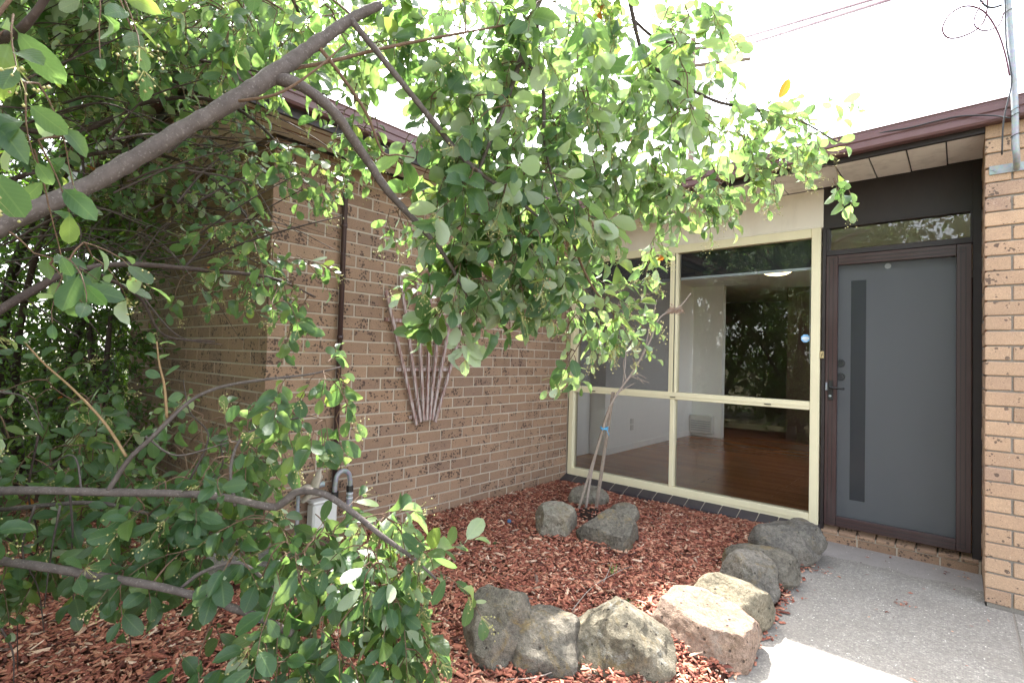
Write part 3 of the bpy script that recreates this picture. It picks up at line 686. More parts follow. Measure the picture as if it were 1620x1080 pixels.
# ---- the room behind the window
def room(name, a, b, mat): return tag(box(name, a, b, mat), kind='structure')
room('room_floor', (-.95, .072, .10), (5.2, 6.2, .17), 'floor_boards')
room('room_ceiling', (-.95, .072, 2.55), (5.2, 6.2, 2.60), 'room_white')
room('room_wall', (-.2, .95, .17), (-.07, 3.6, 2.55), 'room_white')
room('room_wall', (-.35, .072, .17), (-.30, .95, 2.55), 'room_white')
room('room_wall', (-.9, 3.6, .17), (.40, 3.72, 2.55), 'room_white')
room('room_wall', (1.15, 4.3, .17), (1.5, 4.42, 2.55), 'room_brown')
room('room_wall', (-.92, 3.72, .17), (-.82, 6.1, 2.55), 'room_brown')
room('room_wall', (1.5, 4.4, .17), (5.1, 4.5, 2.55), 'room_brown')
room('room_wall', (-.95, 6.1, .17), (5.2, 6.2, 2.55), 'room_brown')
room('room_wall', (5.1, .072, .17), (5.2, 6.1, 1.2), 'room_white'); room('room_wall', (5.1, 4.0, 1.2), (5.2, 6.1, 2.55), 'room_white')  # opening above the low part is added to let skylight in
room('room_wall', (3.32, .072, .10), (5.2, .15, 2.6), 'room_white')
room('room_wall', (2.39, .087, 2.43), (5.2, .15, 2.6), 'room_white')
room('skirting_board', (-.0695, .96, .171), (-.055, 3.59, .25), 'room_white')
idoor = box('room_door', (-.30, .12, .172), (-.262, .86, 2.2), 'room_white', None, bevel=.003); idoor['kind'] = 'structure'
box('architrave', (-.30, .875, .172), (-.055, .945, 2.3), 'room_white', None).update_tag(); bpy.data.objects['architrave']['kind'] = 'structure'
po = thing('power_outlet', 'white double power outlet low on the white room wall', 'power outlet', (-.069, 1.58, .42))
for z in (.42, .50): box('outlet_plate', (-.0695, 1.55, z), (-.06, 1.62, z+.07), 'plastic_white', po, bevel=.002)
ht = thing('wall_heater', 'pale slotted wall heater at the end of the room wall', 'heater', (.05, 3.55, .22))
box('heater_case', (-.06, 3.48, .22), (.30, 3.599, .50), 'plastic_white', ht, bevel=.01)
for i in range(5): box('heater_slot', (-.03, 3.474, .27+i*.035), (.27, 3.4805, .279+i*.035), 'galvanised', ht)
lamp = thing('ceiling_lamp', 'glowing oyster ceiling lamp with dark wooden ring inside the room', 'lamp', (1.45, 2.45, 2.55))
MB().tube([(1.45, 2.45, 2.549), (1.45, 2.45, 2.53), (1.45, 2.45, 2.50), (1.45, 2.45, 2.475), (1.45, 2.45, 2.462)], [.15, .17, .165, .12, .05], 28).build('lamp_shade', 'lamp_glow', lamp, smooth=True)
mb = MB(); 
ring = [(1.45+.178*math.cos(a), 2.45+.178*math.sin(a), 2.512) for a in np.linspace(0, math.tau, 33)]
mb.tube(ring, .014, 6, False); mb.build('lamp_ring', 'dark_brown', lamp, smooth=True)
bl = thing('roller_blind', 'dark roller blind with pale bottom rail behind the upper window panes', 'blind', (1.2, .085, 2.118))
box('blind_cloth', (.10, .083, 2.13), (2.33, .086, 2.43), 'blind_dark', bl)
box('blind_rail', (.10, .077, 2.108), (2.33, .092, 2.131), 'alu_rail', bl, bevel=.002)
MB().tube([(.10, .12, 2.40), (2.33, .12, 2.40)], .03, 12).build('blind_roll', 'blind_dark', bl, smooth=True)
MB().tube([(2.285, .09, 2.12), (2.285, .09, 1.35)], .002, 6).build('blind_chain', 'alu_rail', bl)

# ------------------------------------------------------------------ things on the walls
tr_ = thing('fan_trellis', 'weathered red brown fan shaped timber trellis on the brick wall', 'trellis', (.03, -2.0, .80))
tops = [(-2.418, 1.792), (-2.293, 1.911), (-2.147, 1.985), (-2.0, 2.02), (-1.865, 1.98), (-1.725, 1.90), (-1.575, 1.775)]
bots = [(-2.092, .792), (-2.055, .812), (-2.023, .818), (-1.995, .822), (-1.967, .822), (-1.94, .818), (-1.908, .80)]
for i, ((ya, za), (yb, zb)) in enumerate(zip(tops, bots)):
    MB().beam((.040, yb, zb), (.040, ya, za), .024, .020, (1, 0, 0)).build('slat', 'trellis_wood', tr_, bevel=.002)
for ya, yb, z in [(-2.40, -1.595, 1.585), (-2.278, -1.748, 1.217), (-2.15, -1.87, .852)]:
    MB().beam((.016, ya, z), (.016, yb, z), .026, .017, (1, 0, 0)).build('crossbar', 'trellis_wood', tr_, bevel=.002)
# gas meter
gm = thing('gas_meter', 'off white meter box with bent steel pipe low on the brick wall', 'meter', (.10, -2.87, .05))
box('case', (.03, -2.955, .185), (.12, -2.785, .36), 'meter_white', gm, bevel=.012)
box('case_lid', (.028, -2.96, .361), (.123, -2.78, .378), 'meter_white', gm, bevel=.006)
MB().tube(spline([(.10, -2.80, .375), (.10, -2.80, .47), (.10, -2.785, .525), (.10, -2.745, .545), (.10, -2.705, .525), (.10, -2.69, .47), (.10, -2.69, .41)], 5), .0155, 12).build('bent_pipe', 'galvanised', gm, smooth=True)
for y, z in ((-2.80, .379), (-2.69, .40)): MB().tube([(.10, y, z), (.10, y, z+.04)], .0235, 8).build('coupling', 'black_metal', gm)
rg = MB().tube([(.10, -2.69, .40), (.10, -2.69, .30), (.10, -2.69, .29), (.10, -2.69, .03)], [.020, .020, .014, .014], 12).build('riser', 'galvanised', gm, smooth=False)
for z in (.355, .385): MB().tube([(.10, -2.69, z), (.10, -2.69, z+.008)], .0225, 12).build('riser_ring', 'alu_rail', rg)
# rag wrapped tap
tp = thing('wrapped_tap', 'outdoor tap wrapped in a dirty beige rag beside the meter', 'tap', (.07, -2.97, .40))
mb = MB()
def rag(pts, rad, seed):
    P_ = spline(pts, 5); n_ = 12; v, f = [], []
    for i, p in enumerate(P_):
        s = i/(len(P_)-1); r0 = np.interp(s, np.linspace(0, 1, len(rad)), rad)
        for j in range(n_):
            a = j/n_*math.tau; rr = r0*(1+.28*noise.noise(Vector((math.cos(a)*1.6, math.sin(a)*1.6, s*4+seed))) + .10*math.sin(a*5+s*14))
            v.append(p + np.array([rr*math.cos(a), 0, 0])*1.0 + np.array([0, rr*math.sin(a)*.8, rr*math.sin(a)*.6]))
    for i in range(len(P_)-1):
        for j in range(n_): f.append((i*n_+j, i*n_+(j+1) % n_, (i+1)*n_+(j+1) % n_, (i+1)*n_+j))
    f += [tuple(range(n_))[::-1], tuple((len(P_)-1)*n_+j for j in range(n_))]
    mb.add(v, f)
rag([(.08, -2.99, .40), (.09, -2.955, .45), (.09, -2.93, .51), (.085, -2.91, .57)], [.035, .045, .042, .018], 2)
rag([(.06, -3.09, .44), (.075, -3.05, .46), (.08, -3.0, .47), (.085, -2.96, .45)], [.02, .03, .034, .03], 5)
mb.build('cloth', 'cloth', tp, smooth=True)
MB().tube([(.10, -2.94, .475), (.105, -2.885, .483)], [.017, .017], 12, False).tube([(.10, -2.895, .482), (.105, -2.88, .4835)], .019, 12, False).build('spout', 'galvanised', tp, smooth=True)
MB().tube([(.06, -3.03, .44), (.06, -3.03, .0)], .012, 8).build('standpipe', 'galvanised', tp, smooth=True)
# galvanised service pole with bracket and cables
sp_ = thing('service_pole', 'galvanised steel service pole bracketed to the brick pillar', 'pole', (3.44, -.64, 2.47))
MB().tube(spline([(3.445, -.600, 2.488), (3.444, -.640, 2.492), (3.440, -.690, 2.53), (3.436, -.705, 2.60), (3.430, -.705, 2.9), (3.404, -.705, 3.43), (3.39, -.705, 3.72)], 6), .0155, 14).build('pole', 'galvanised', sp_, smooth=True)
br_ = box('bracket', (3.332, -.600, 2.470), (3.56, -.594, 2.520), 'galvanised', sp_, bevel=.001)
for x, z in ((3.346, 2.500), (3.36, 2.486), (3.53, 2.495)): MB().tube([(x, -.600, z), (x, -.607, z)], .007, 6).build('bolt', 'galvanised', br_)
for z in (2.64, 2.755, 2.785, 3.35): MB().tube([(3.434-.0285*(z > 3)+.019*math.cos(a), -.705+.019*math.sin(a), z+.008*math.cos(a)) for a in np.linspace(0, math.tau, 13)], .002, 5, False).build('cable_tie', 'black_metal', sp_)
c0 = MB().tube(spline([on_plane(1585, 245, 1, -.712), on_plane(1588, 190, 1, -.73), on_plane(1600, 135, 1, -.73), on_plane(1598, 105, 1, -.735), on_plane(1592, 70, 1, -.74), on_plane(1590, 10, 1, -.73), on_plane(1588, -40, 1, -.73)], 6), .0045, 6).build('service_cable', 'cable_black', None, (3.42, -.72, 2.5), smooth=True)
tag(c0, 'black cable strapped down the galvanised service pole', 'cable')
c1 = MB().tube(spline([on_plane(1598, 187, 1, -.735), on_plane(1570, 183, 1, -.70), on_plane(1520, 184, 1, -.675), on_plane(1480, 192, 1, -.674), on_plane(1440, 202, 1, -.672), on_plane(1400, 209, 1, -.665), on_plane(1360, 218, 1, -.655), on_plane(1250, 243, 1, -.645)], 6), .0042, 6).build('gutter_cable', 'cable_black', None, (3.0, -.68, 2.8), smooth=True)
tag(c1, 'thin black cable lying along the brown gutter', 'cable')
lp = lambda pts, y: spline([on_plane(a, b, 1, y) for a, b in pts], 8)
c2 = MB().tube(lp([(1597, 120), (1590, 85), (1578, 50), (1560, 22), (1540, 11), (1520, 12), (1500, 26), (1491, 46), (1498, 59), (1515, 60), (1540, 50), (1556, 35), (1562, 10), (1560, -15)], -.76), .0048, 6).build('looped_cable', 'cable_red', None, (3.3, -.76, 2.9), smooth=True)
tag(c2, 'wide loop of thin purple red cable beside the service pole', 'cable')
c3 = MB().tube(lp([(1588, 20), (1582, 38), (1568, 47), (1552, 48), (1541, 38), (1545, 20), (1556, 2), (1566, -10)], -.78), .004, 6).build('looped_cable', 'cable_red', None, (3.35, -.78, 3.2), smooth=True)
tag(c3, 'small loop of purple cable nearest the service pole', 'cable')
c4 = MB().tube(lp([(1550, 0), (1560, 10), (1572, 12), (1586, 8)], -.77), .0055, 6).build('cable_tail', 'cable_black', None, (3.38, -.77, 3.4), smooth=True)
tag(c4, 'short dark cable end curling beside the pole top', 'cable')
# overhead wires to a distant timber pole
for i, (a, b) in enumerate([((1172, 60), (1374, 0)), ((1155, 78), (1402, 0))]):
    A_ = at(*[a[j] + (a[j]-b[j])*.15 for j in (0, 1)], 21); sl_ = (b[1]-a[1])/(b[0]-a[0])
    B_ = at(1590, a[1]+sl_*(1590-a[0]), 2.93)
    pts = [A_ + (B_-A_)*t - np.array([0, 0, .25*4*t*(1-t)*0]) for t in np.linspace(0, 1, 12)]
    o = MB().tube(pts, np.linspace(.075, .018, 12), 6).build('overhead_wire', 'cable_red', None, tuple(B_), smooth=True)
    tag(o, ['upper of the two overhead wires crossing the white sky', 'lower of the two overhead wires crossing the white sky'][i], 'wire', 'overhead wires')
q0 = at(1096, 90, 21.2)
up_ = thing('utility_pole', 'distant timber utility pole with crossarm behind the leaf canopy', 'utility pole', (q0[0], q0[1], -.06))
MB().tube([(q0[0], q0[1], -.06), (q0[0], q0[1], q0[2]+.75)], [.16, .11], 10).build('pole', 'pole_wood', up_, smooth=True)
for dz in (.25, -.45): MB().beam(at(1060, 92, 21.2)+np.array([0, 0, dz]), at(1187, 76, 21)+np.array([0, 0, dz]), .1, .1).build('crossarm', 'pole_wood', up_)

# ------------------------------------------------------------------ rocks
_ico = {}
def ico(sub):
    if sub not in _ico:
        bm = bmesh.new(); bmesh.ops.create_icosphere(bm, subdivisions=sub, radius=1)
        v = np.array([tuple(q.co) for q in bm.verts]); f = [tuple(q.index for q in p.verts) for p in bm.faces]; bm.free(); _ico[sub] = (v, f)
    return _ico[sub]
def lobe(mb, c, size, rotz, seed, planes=(), sub=5, rough=1.0, tilt=(0, 0), scoop=.11):
    v, f = ico(sub); rr = np.random.default_rng(seed)
    nrm = rr.normal(size=(12, 3)); nrm /= np.linalg.norm(nrm, axis=1)[:, None]; d = rr.uniform(.74, .96, 12)
    if len(planes):
        pn = np.array([p[:3] for p in planes], float); pn /= np.linalg.norm(pn, axis=1)[:, None]
        nrm = np.vstack([nrm[:8], pn]); d = np.r_[d[:8]+.10, [p[3] for p in planes]]
    dots = v@nrm.T; rad = np.where(dots > .05, d/np.maximum(dots, .05), 9.)
    rad = np.minimum(rad, 1.05); kk = 80.
    r_ = -np.log(np.exp(-kk*rad).sum(1) + np.exp(-kk*1.02))/kk
    off = Vector((seed*3.1, seed*1.7, seed*.9)); out = np.empty(len(v))
    for i, p in enumerate(v):
        s = Vector(p*r_[i])*2.2+off
        out[i] = .03*noise.noise(s) + .022*noise.noise(s*2.3) + .018*noise.noise(s*5.1) + .013*noise.noise(s*11) + .009*noise.noise(s*23)
        if scoop:
            F1 = noise.voronoi(s*.95 + Vector((0, 0, .3*noise.noise(s*2))))[0][0]; F2 = noise.voronoi(s*2.3)[0][0]; out[i] += scoop*((F1-.5)*1.2 + (F2-.5)*.4)
    r2 = r_ + out*rough
    P_ = v*r2[:, None]*np.array(size)/2
    R = Matrix.Rotation(rotz, 3, 'Z') @ Matrix.Rotation(tilt[0], 3, 'X') @ Matrix.Rotation(tilt[1], 3, 'Y')
    P_ = P_@np.array(R).T + np.array(c)
    mb.add(P_, f)
def rock(label, mat, lobes, group=None):
    mb = MB()
    for L_ in lobes: lobe(mb, **L_)
    c = lobes[0]['c']
    o = mb.build('rock', mat, None, (c[0], c[1], .03), smooth=True); o.data.set_sharp_from_angle(angle=math.radians(33)); return tag(o, label, 'rock', group)
def rp(px, py, z=.04): g_ = ground(px, py, z); return float(g_[0]), float(g_[1])
CAMYAW = math.atan2(AR[1], AR[0])          # angle of the picture's right axis seen from above
EDGE = 'boulders edging the garden bed'; RING = 'rocks ringed round the staked sapling'
x, y = rp(775, 1045)
rock('big two humped grey boulder with yellow lichen beside the leafy lower branches', 'rock_grey', [
    dict(c=(x-.01, y+.08, .125), size=(.36, .42, .42), rotz=CAMYAW+.1, seed=3, scoop=.09, planes=[(-.5, -.6, .9, .68), (.25, -.95, .3, .74), (-.9, -.2, .3, .8), (.25, .4, 1, .80), (.9, -.1, .5, .78)]),
    dict(c=(x+.150, y+.19, .085), size=(.38, .42, .31), rotz=CAMYAW-.05, seed=8, scoop=.09, planes=[(.15, -.75, .6, .72), (.05, .1, 1, .78), (.95, -.2, .2, .8), (0, -1, .1, .8)])], EDGE)
x, y = rp(968, 1058)
rock('pale pitted cream boulder nearest the bottom of the bed, white lichen patch', 'rock_pale', [
    dict(c=(x, y+.08, .105), size=(.46, .44, .39), rotz=CAMYAW-.2, seed=14, scoop=.12, planes=[(-.35, -.75, .5, .66), (.7, -.25, .65, .68), (-.6, .1, .8, .70), (.1, -.95, .1, .8), (.5, .3, .8, .75)])], EDGE)
x, y = rp(1108, 1022)
rock('flat topped pinkish boulder in bright sun with a broken front face', 'rock_pink', [
    dict(c=(x+.0, y+.08, .09), size=(.53, .47, .32), rotz=CAMYAW-.32, seed=21, tilt=(.16, .13), rough=.8, scoop=.10, planes=[(0, .05, 1, .60), (.95, -.3, .2, .76), (.1, -1, .25, .72), (-.6, -.75, .35, .72), (.3, .9, .2, .8), (-.9, .3, .1, .85)])], EDGE)
x, y = rp(1153, 974)
rock('rounded tan speckled boulder behind the flat topped pink one', 'rock_tan', [
    dict(c=(x, y+.05, .09), size=(.40, .30, .28), rotz=CAMYAW-.5, seed=33, scoop=.09, planes=[(-.2, -.6, .8, .75), (.3, .2, 1, .8), (.9, -.3, .1, .8)])], EDGE)
x, y = rp(1184, 946)
rock('angular dark grey boulder with a slanted face, midway along the path edge', 'rock_dark', [
    dict(c=(x-.01, y+.08, .115), size=(.32, .33, .34), rotz=CAMYAW-.3, seed=41, planes=[(-.75, -.55, .4, .66), (.6, -.75, .35, .68), (.1, -.2, 1, .70), (.9, .2, .1, .8)])], EDGE)
x, y = rp(1203, 915)
rock('long brownish boulder wedged between the dark boulder and the largest grey one', 'rock_grey', [
    dict(c=(x-.02, y+.10, .085), size=(.46, .30, .27), rotz=CAMYAW-.6, seed=52, scoop=.09, planes=[(.2, -.5, .85, .75), (-.2, .1, 1, .8), (.95, -.2, .1, .82)])], EDGE)
x, y = rp(1222, 886)
rock('largest smooth grey boulder beside the doorstep and window sill', 'rock_dark', [
    dict(c=(x+.03, y+.20, .11), size=(.50, .40, .31), rotz=CAMYAW+.35, seed=63, rough=.8, scoop=.09, planes=[(-.3, -.5, .9, .70), (.5, -.7, .4, .72), (.9, .1, .3, .8), (0, .2, 1, .80)]),
    dict(c=(x+.11, y+.32, .145), size=(.29, .32, .26), rotz=CAMYAW, seed=64, rough=.8, sub=4, scoop=.09, planes=[(0, 0, 1, .8), (.9, -.2, .3, .82)])], EDGE)
x, y = rp(868, 848, .06)
rock('lichen green blocky rock on the trellis side of the sapling', 'rock_green', [
    dict(c=(x-.01, y+.10, .135), size=(.34, .34, .31), rotz=CAMYAW+.2, seed=71, rough=.7, scoop=.09, planes=[(.1, -.4, .95, .68), (-.3, -1, .05, .70), (.75, -.65, .1, .72), (-.95, -.1, .2, .8)])], RING)
x, y = rp(952, 862, .06)
rock('wedge shaped brown grey rock in front of the sapling, white lichen dots', 'rock_grey', [
    dict(c=(x, y+.09, .12), size=(.46, .34, .33), rotz=CAMYAW-.25, seed=84, rough=.6, scoop=.09, tilt=(.0, .14), planes=[(-.15, -.55, .85, .64), (-.3, -.95, .0, .76), (.95, -.2, .1, .78), (-.8, .2, .5, .68)])], RING)
x, y = rp(922, 800, .06)
rock('low mossy rock behind the sapling stakes', 'rock_green', [
    dict(c=(x-.02, y+.12, .10), size=(.36, .26, .24), rotz=CAMYAW, seed=95, rough=.7, scoop=.09, planes=[(-.2, -.3, .9, .72), (.3, -.2, .9, .75)])], RING)
x, y = rp(978, 824, .06)
rock('small half buried rock between the wedge shaped rock and the window', 'rock_green', [
    dict(c=(x-.01, y+.12, .08), size=(.24, .26, .22), rotz=CAMYAW-.5, seed=103, rough=.7, sub=4, scoop=.09, planes=[(.3, -.4, .8, .75), (0, .1, 1, .8)])], RING)
x, y = rp(366, 915)
rock('dark mottled boulder under the lower branches near the wall corner', 'rock_dark', [
    dict(c=(x, y+.06, .09), size=(.40, .32, .30), rotz=CAMYAW+.2, seed=111, planes=[(-.2, -.7, .7, .75), (.4, -.5, .8, .8)])])
x, y = rp(480, 925)
rock('long red brown boulder half hidden by leaves below the meter box', 'rock_brown', [
    dict(c=(x, y+.12, .11), size=(.58, .30, .33), rotz=CAMYAW-.1, seed=125, planes=[(.0, -.8, .6, .75), (.1, .2, 1, .75), (-.8, -.4, .3, .8)])])
x, y = rp(548, 940)
rock('small pale grey rock among leaves next to the red brown boulder', 'rock_grey', [
    dict(c=(x, y+.05, .06), size=(.22, .18, .16), rotz=CAMYAW, seed=133, sub=4)])
# soil heaped inside the ring
mb = MB(); n_ = 20; R_ = 7; vv = []; ff = []
for i in range(R_+1):
    for j in range(n_):
        a = j/n_*math.tau; r0 = .26*i/R_; xx, yy = .90+r0*math.cos(a), -.98+r0*math.sin(a)
        vv.append((xx, yy, .045+.05*math.cos(min(1, i/R_)*math.pi/2)+.012*fbm(xx, yy, 20)))
for i in range(R_):
    for j in range(n_): ff.append((i*n_+j, (i+1)*n_+j, (i+1)*n_+(j+1) % n_, i*n_+(j+1) % n_))
tag(mb.add(vv, ff).build('soil_mound', 'dark_soil', None, (.9, -.98, .05), smooth=True), 'dark soil heaped inside the ring of rocks', 'soil')
bpy.data.objects['soil_mound']['kind'] = 'structure'

# ------------------------------------------------------------------ sapling with stakes
D0 = 4.33
def line(pts): return spline([at(*p) for p in pts], 5)
sap = thing('sapling', 'bare young tree tied between two timber stakes in front of the window', 'sapling', tuple(at(926, 806, D0)))
tk = line([(926, 808, D0), (936, 745, D0), (950, 690, D0), (962, 650, D0-.01), (975, 625, D0-.02), (1000, 590, D0-.02), (1015, 565, D0-.02), (1030, 535, D0-.04), (1042, 505, D0-.05), (1060, 492, D0-.06), (1072, 488, D0-.07), (1082, 478, D0-.07), (1093, 464, D0-.08)])
MB().tube(tk, np.interp(np.linspace(0, 1, len(tk)), [0, .4, .7, 1], [.012, .0095, .0065, .0045]), 8).build('trunk', 'dry_wood', sap, smooth=True)
tws = [[(1013, 568, 0), (1022, 545, .03), (1027, 520, .05), (1031, 500, .05), (1035, 490, .05), (1039, 474, .05)],
       [(1028, 538, 0), (1032, 510, -.05), (1036, 488, -.08)],
       [(992, 600, 0), (1008, 592, .05), (1022, 598, .08)], [(1000, 596, 0), (1012, 600, .05), (1027, 605, .1)], [(1008, 596, 0), (1018, 606, -.05)],
       [(985, 612, 0), (990, 560, .1), (986, 500, .15), (985, 480, .18)], [(1005, 585, 0), (1003, 572, -.05), (1000, 566, -.08)],
       [(990, 600, 0), (987, 570, .12), (1005, 540, .16)], [(975, 622, 0), (985, 616, .06), (1004, 606, .1)]]
for t_ in tws:
    P_ = line([(a, b, D0-.02+c_) for a, b, c_ in t_]); MB().tube(P_, np.linspace(.006, .0035, len(P_)), 6).build('twig', 'dry_wood', sap, smooth=True)
def flowerhead(c, r_, n_, seed):
    rr = np.random.default_rng(seed); mb = MB()
    for i in range(n_):
        d = rr.normal(size=3); d[2] = abs(d[2])*.6-.1; d /= np.linalg.norm(d); e = c + d*r_*rr.uniform(.5, 1); m_ = c + d*r_*.4 + rr.normal(size=3)*.006
        mb.tube([c, m_, e], [.002, .0016, .0012], 4, False)
        for _ in range(3):
            e2 = e + rr.normal(size=3)*.006; s = rr.uniform(.003, .007); q_ = rr.normal(size=(3, 3))*s
            mb.add([e2+q_[0], e2+q_[1], e2+q_[2]], [(0, 1, 2)])
    return mb
flowerhead(at(1068, 494, D0-.06), .075, 90, 4).build('dried_flower_head', 'dry_flower', sap)
flowerhead(at(993, 485, D0+.1), .09, 100, 5).build('dried_flower_head', 'dry_flower', sap)
s1 = MB().beam(at(942, 812, D0+.06), at(970, 620, D0+.02), .028, .024).build('stake', 'stake_wood', None, tuple(at(942, 812, D0+.06)), bevel=.003)
tag(s1, 'thick timber stake leaning with its top beside the sapling fork', 'stake', 'stakes supporting the sapling')
s2 = MB().beam(at(913, 812, D0), at(966, 640, D0-.03), .020, .020).build('stake', 'stake_wood', None, tuple(at(913, 812, D0)), bevel=.002)
tag(s2, 'thin grey stake slanting up from the outer side of the sapling', 'stake', 'stakes supporting the sapling')
tc = at(956, 677, D0-.02)
mb = MB()
for q_ in range(3): mb.tube([tc + AR*.032*math.cos(a) + AF*.034*math.sin(a) + AU*(.006*(q_-1)+.004*math.sin(a*2+q_)) for a in np.linspace(0, math.tau, 17)], .003, 5, False)
mb.tube(spline([tc - AF*.035 + AR*.01, tc - AF*.045 + AR*.022 - AU*.03, tc - AF*.04 + AR*.034 - AU*.055]), .003, 5); mb.tube(spline([tc - AF*.035 - AR*.01, tc - AF*.045 - AR*.03 + AU*.006, tc - AF*.045 - AR*.02 - AU*.012]), .003, 5)
tag(mb.build('plant_tie', 'tie_blue', None, tuple(tc), smooth=True), 'blue string tying the sapling to its stakes', 'string')

# ------------------------------------------------------------------ leaves
def leaf_template(simple=False):
    if simple:
        v = np.array([(0, 0, 0), (-.5, .45, .06), (0, .48, 0), (.5, .45, .06), (-.33, .78, .03), (.33, .78, .03), (0, 1, -.08)]); 
        t = [(0, 2, 1), (0, 3, 2), (1, 2, 4), (3, 5, 2), (4, 2, 6), (2, 5, 6)]
    else:
        S = [.13, .36, .62, .87]; Wd = [.50, .90, 1.0, .68]; v = [(0, 0, 0)]
        for s, w_ in zip(S, Wd):
            z0 = .07*math.sin(s*math.pi) - .16*s*s
            v += [(-.5*w_, s, z0+.07*w_), (0, s, z0-.01), (.5*w_, s, z0+.07*w_)]
        v.append((0, 1, -.16)); t = [(0, 2, 1), (0, 3, 2)]
        for r_ in range(3):
            a = 1+3*r_; b = a+3
            t += [(a, a+1, b+1), (a, b+1, b), (a+1, a+2, b+2), (a+1, b+2, b+1)]
        a = 10; t += [(a, a+1, 13), (a+1, a+2, 13)]
        b = 14; v += [(-.028, -.16, -.02), (.028, -.16, -.02), (.02, .02, 0), (-.02, .02, 0)]; t += [(b, b+1, b+2), (b, b+2, b+3)]
        v = np.array(v)
    v = np.array(v, float); t = np.array(t)
    uv = np.stack([v[:, 0]+.5, np.clip(v[:, 1], 0, 1)], 1)
    # front side upwards
    a, b, c_ = v[t[:, 0]], v[t[:, 1]], v[t[:, 2]]; nz = np.cross(b-a, c_-a)[:, 2]
    t = np.where((nz < 0)[:, None], t[:, [0, 2, 1]], t)
    return v, t, uv
LT = leaf_template(); LTS = leaf_template(True)
def norm(a): return a/(np.linalg.norm(a, axis=-1, keepdims=True)+1e-12)
def leaf_frames(pos, d, nn):
    d = norm(d); nn = nn - d*(nn*d).sum(1, keepdims=True); nn = norm(nn); x_ = np.cross(d, nn)
    return x_, d, nn
def leaves_mesh(name, pos, d, nn, L, W, tmpl, mat, parent, rng):
    v, t, uv = tmpl; x_, y_, z_ = leaf_frames(pos, d, nn); n_ = len(pos); k_ = len(v)
    curl = np.where(rng.random(n_) < .12, rng.uniform(2.2, 4.5, n_), rng.uniform(-.3, 2.0, n_))
    V = pos[:, None] + v[None, :, 0:1]*(W[:, None, None]*x_[:, None]) + v[None, :, 1:2]*(L[:, None, None]*y_[:, None]) + v[None, :, 2:3]*((L*curl)[:, None, None]*z_[:, None])
    F = (t[None] + (np.arange(n_)*k_)[:, None, None]).reshape(-1, 3)
    return bulk(name, V.reshape(-1, 3), F, mat, parent, rnd=np.repeat(rng.random(n_)*.999, k_), uv=np.tile(uv, (n_, 1)), smooth=True)
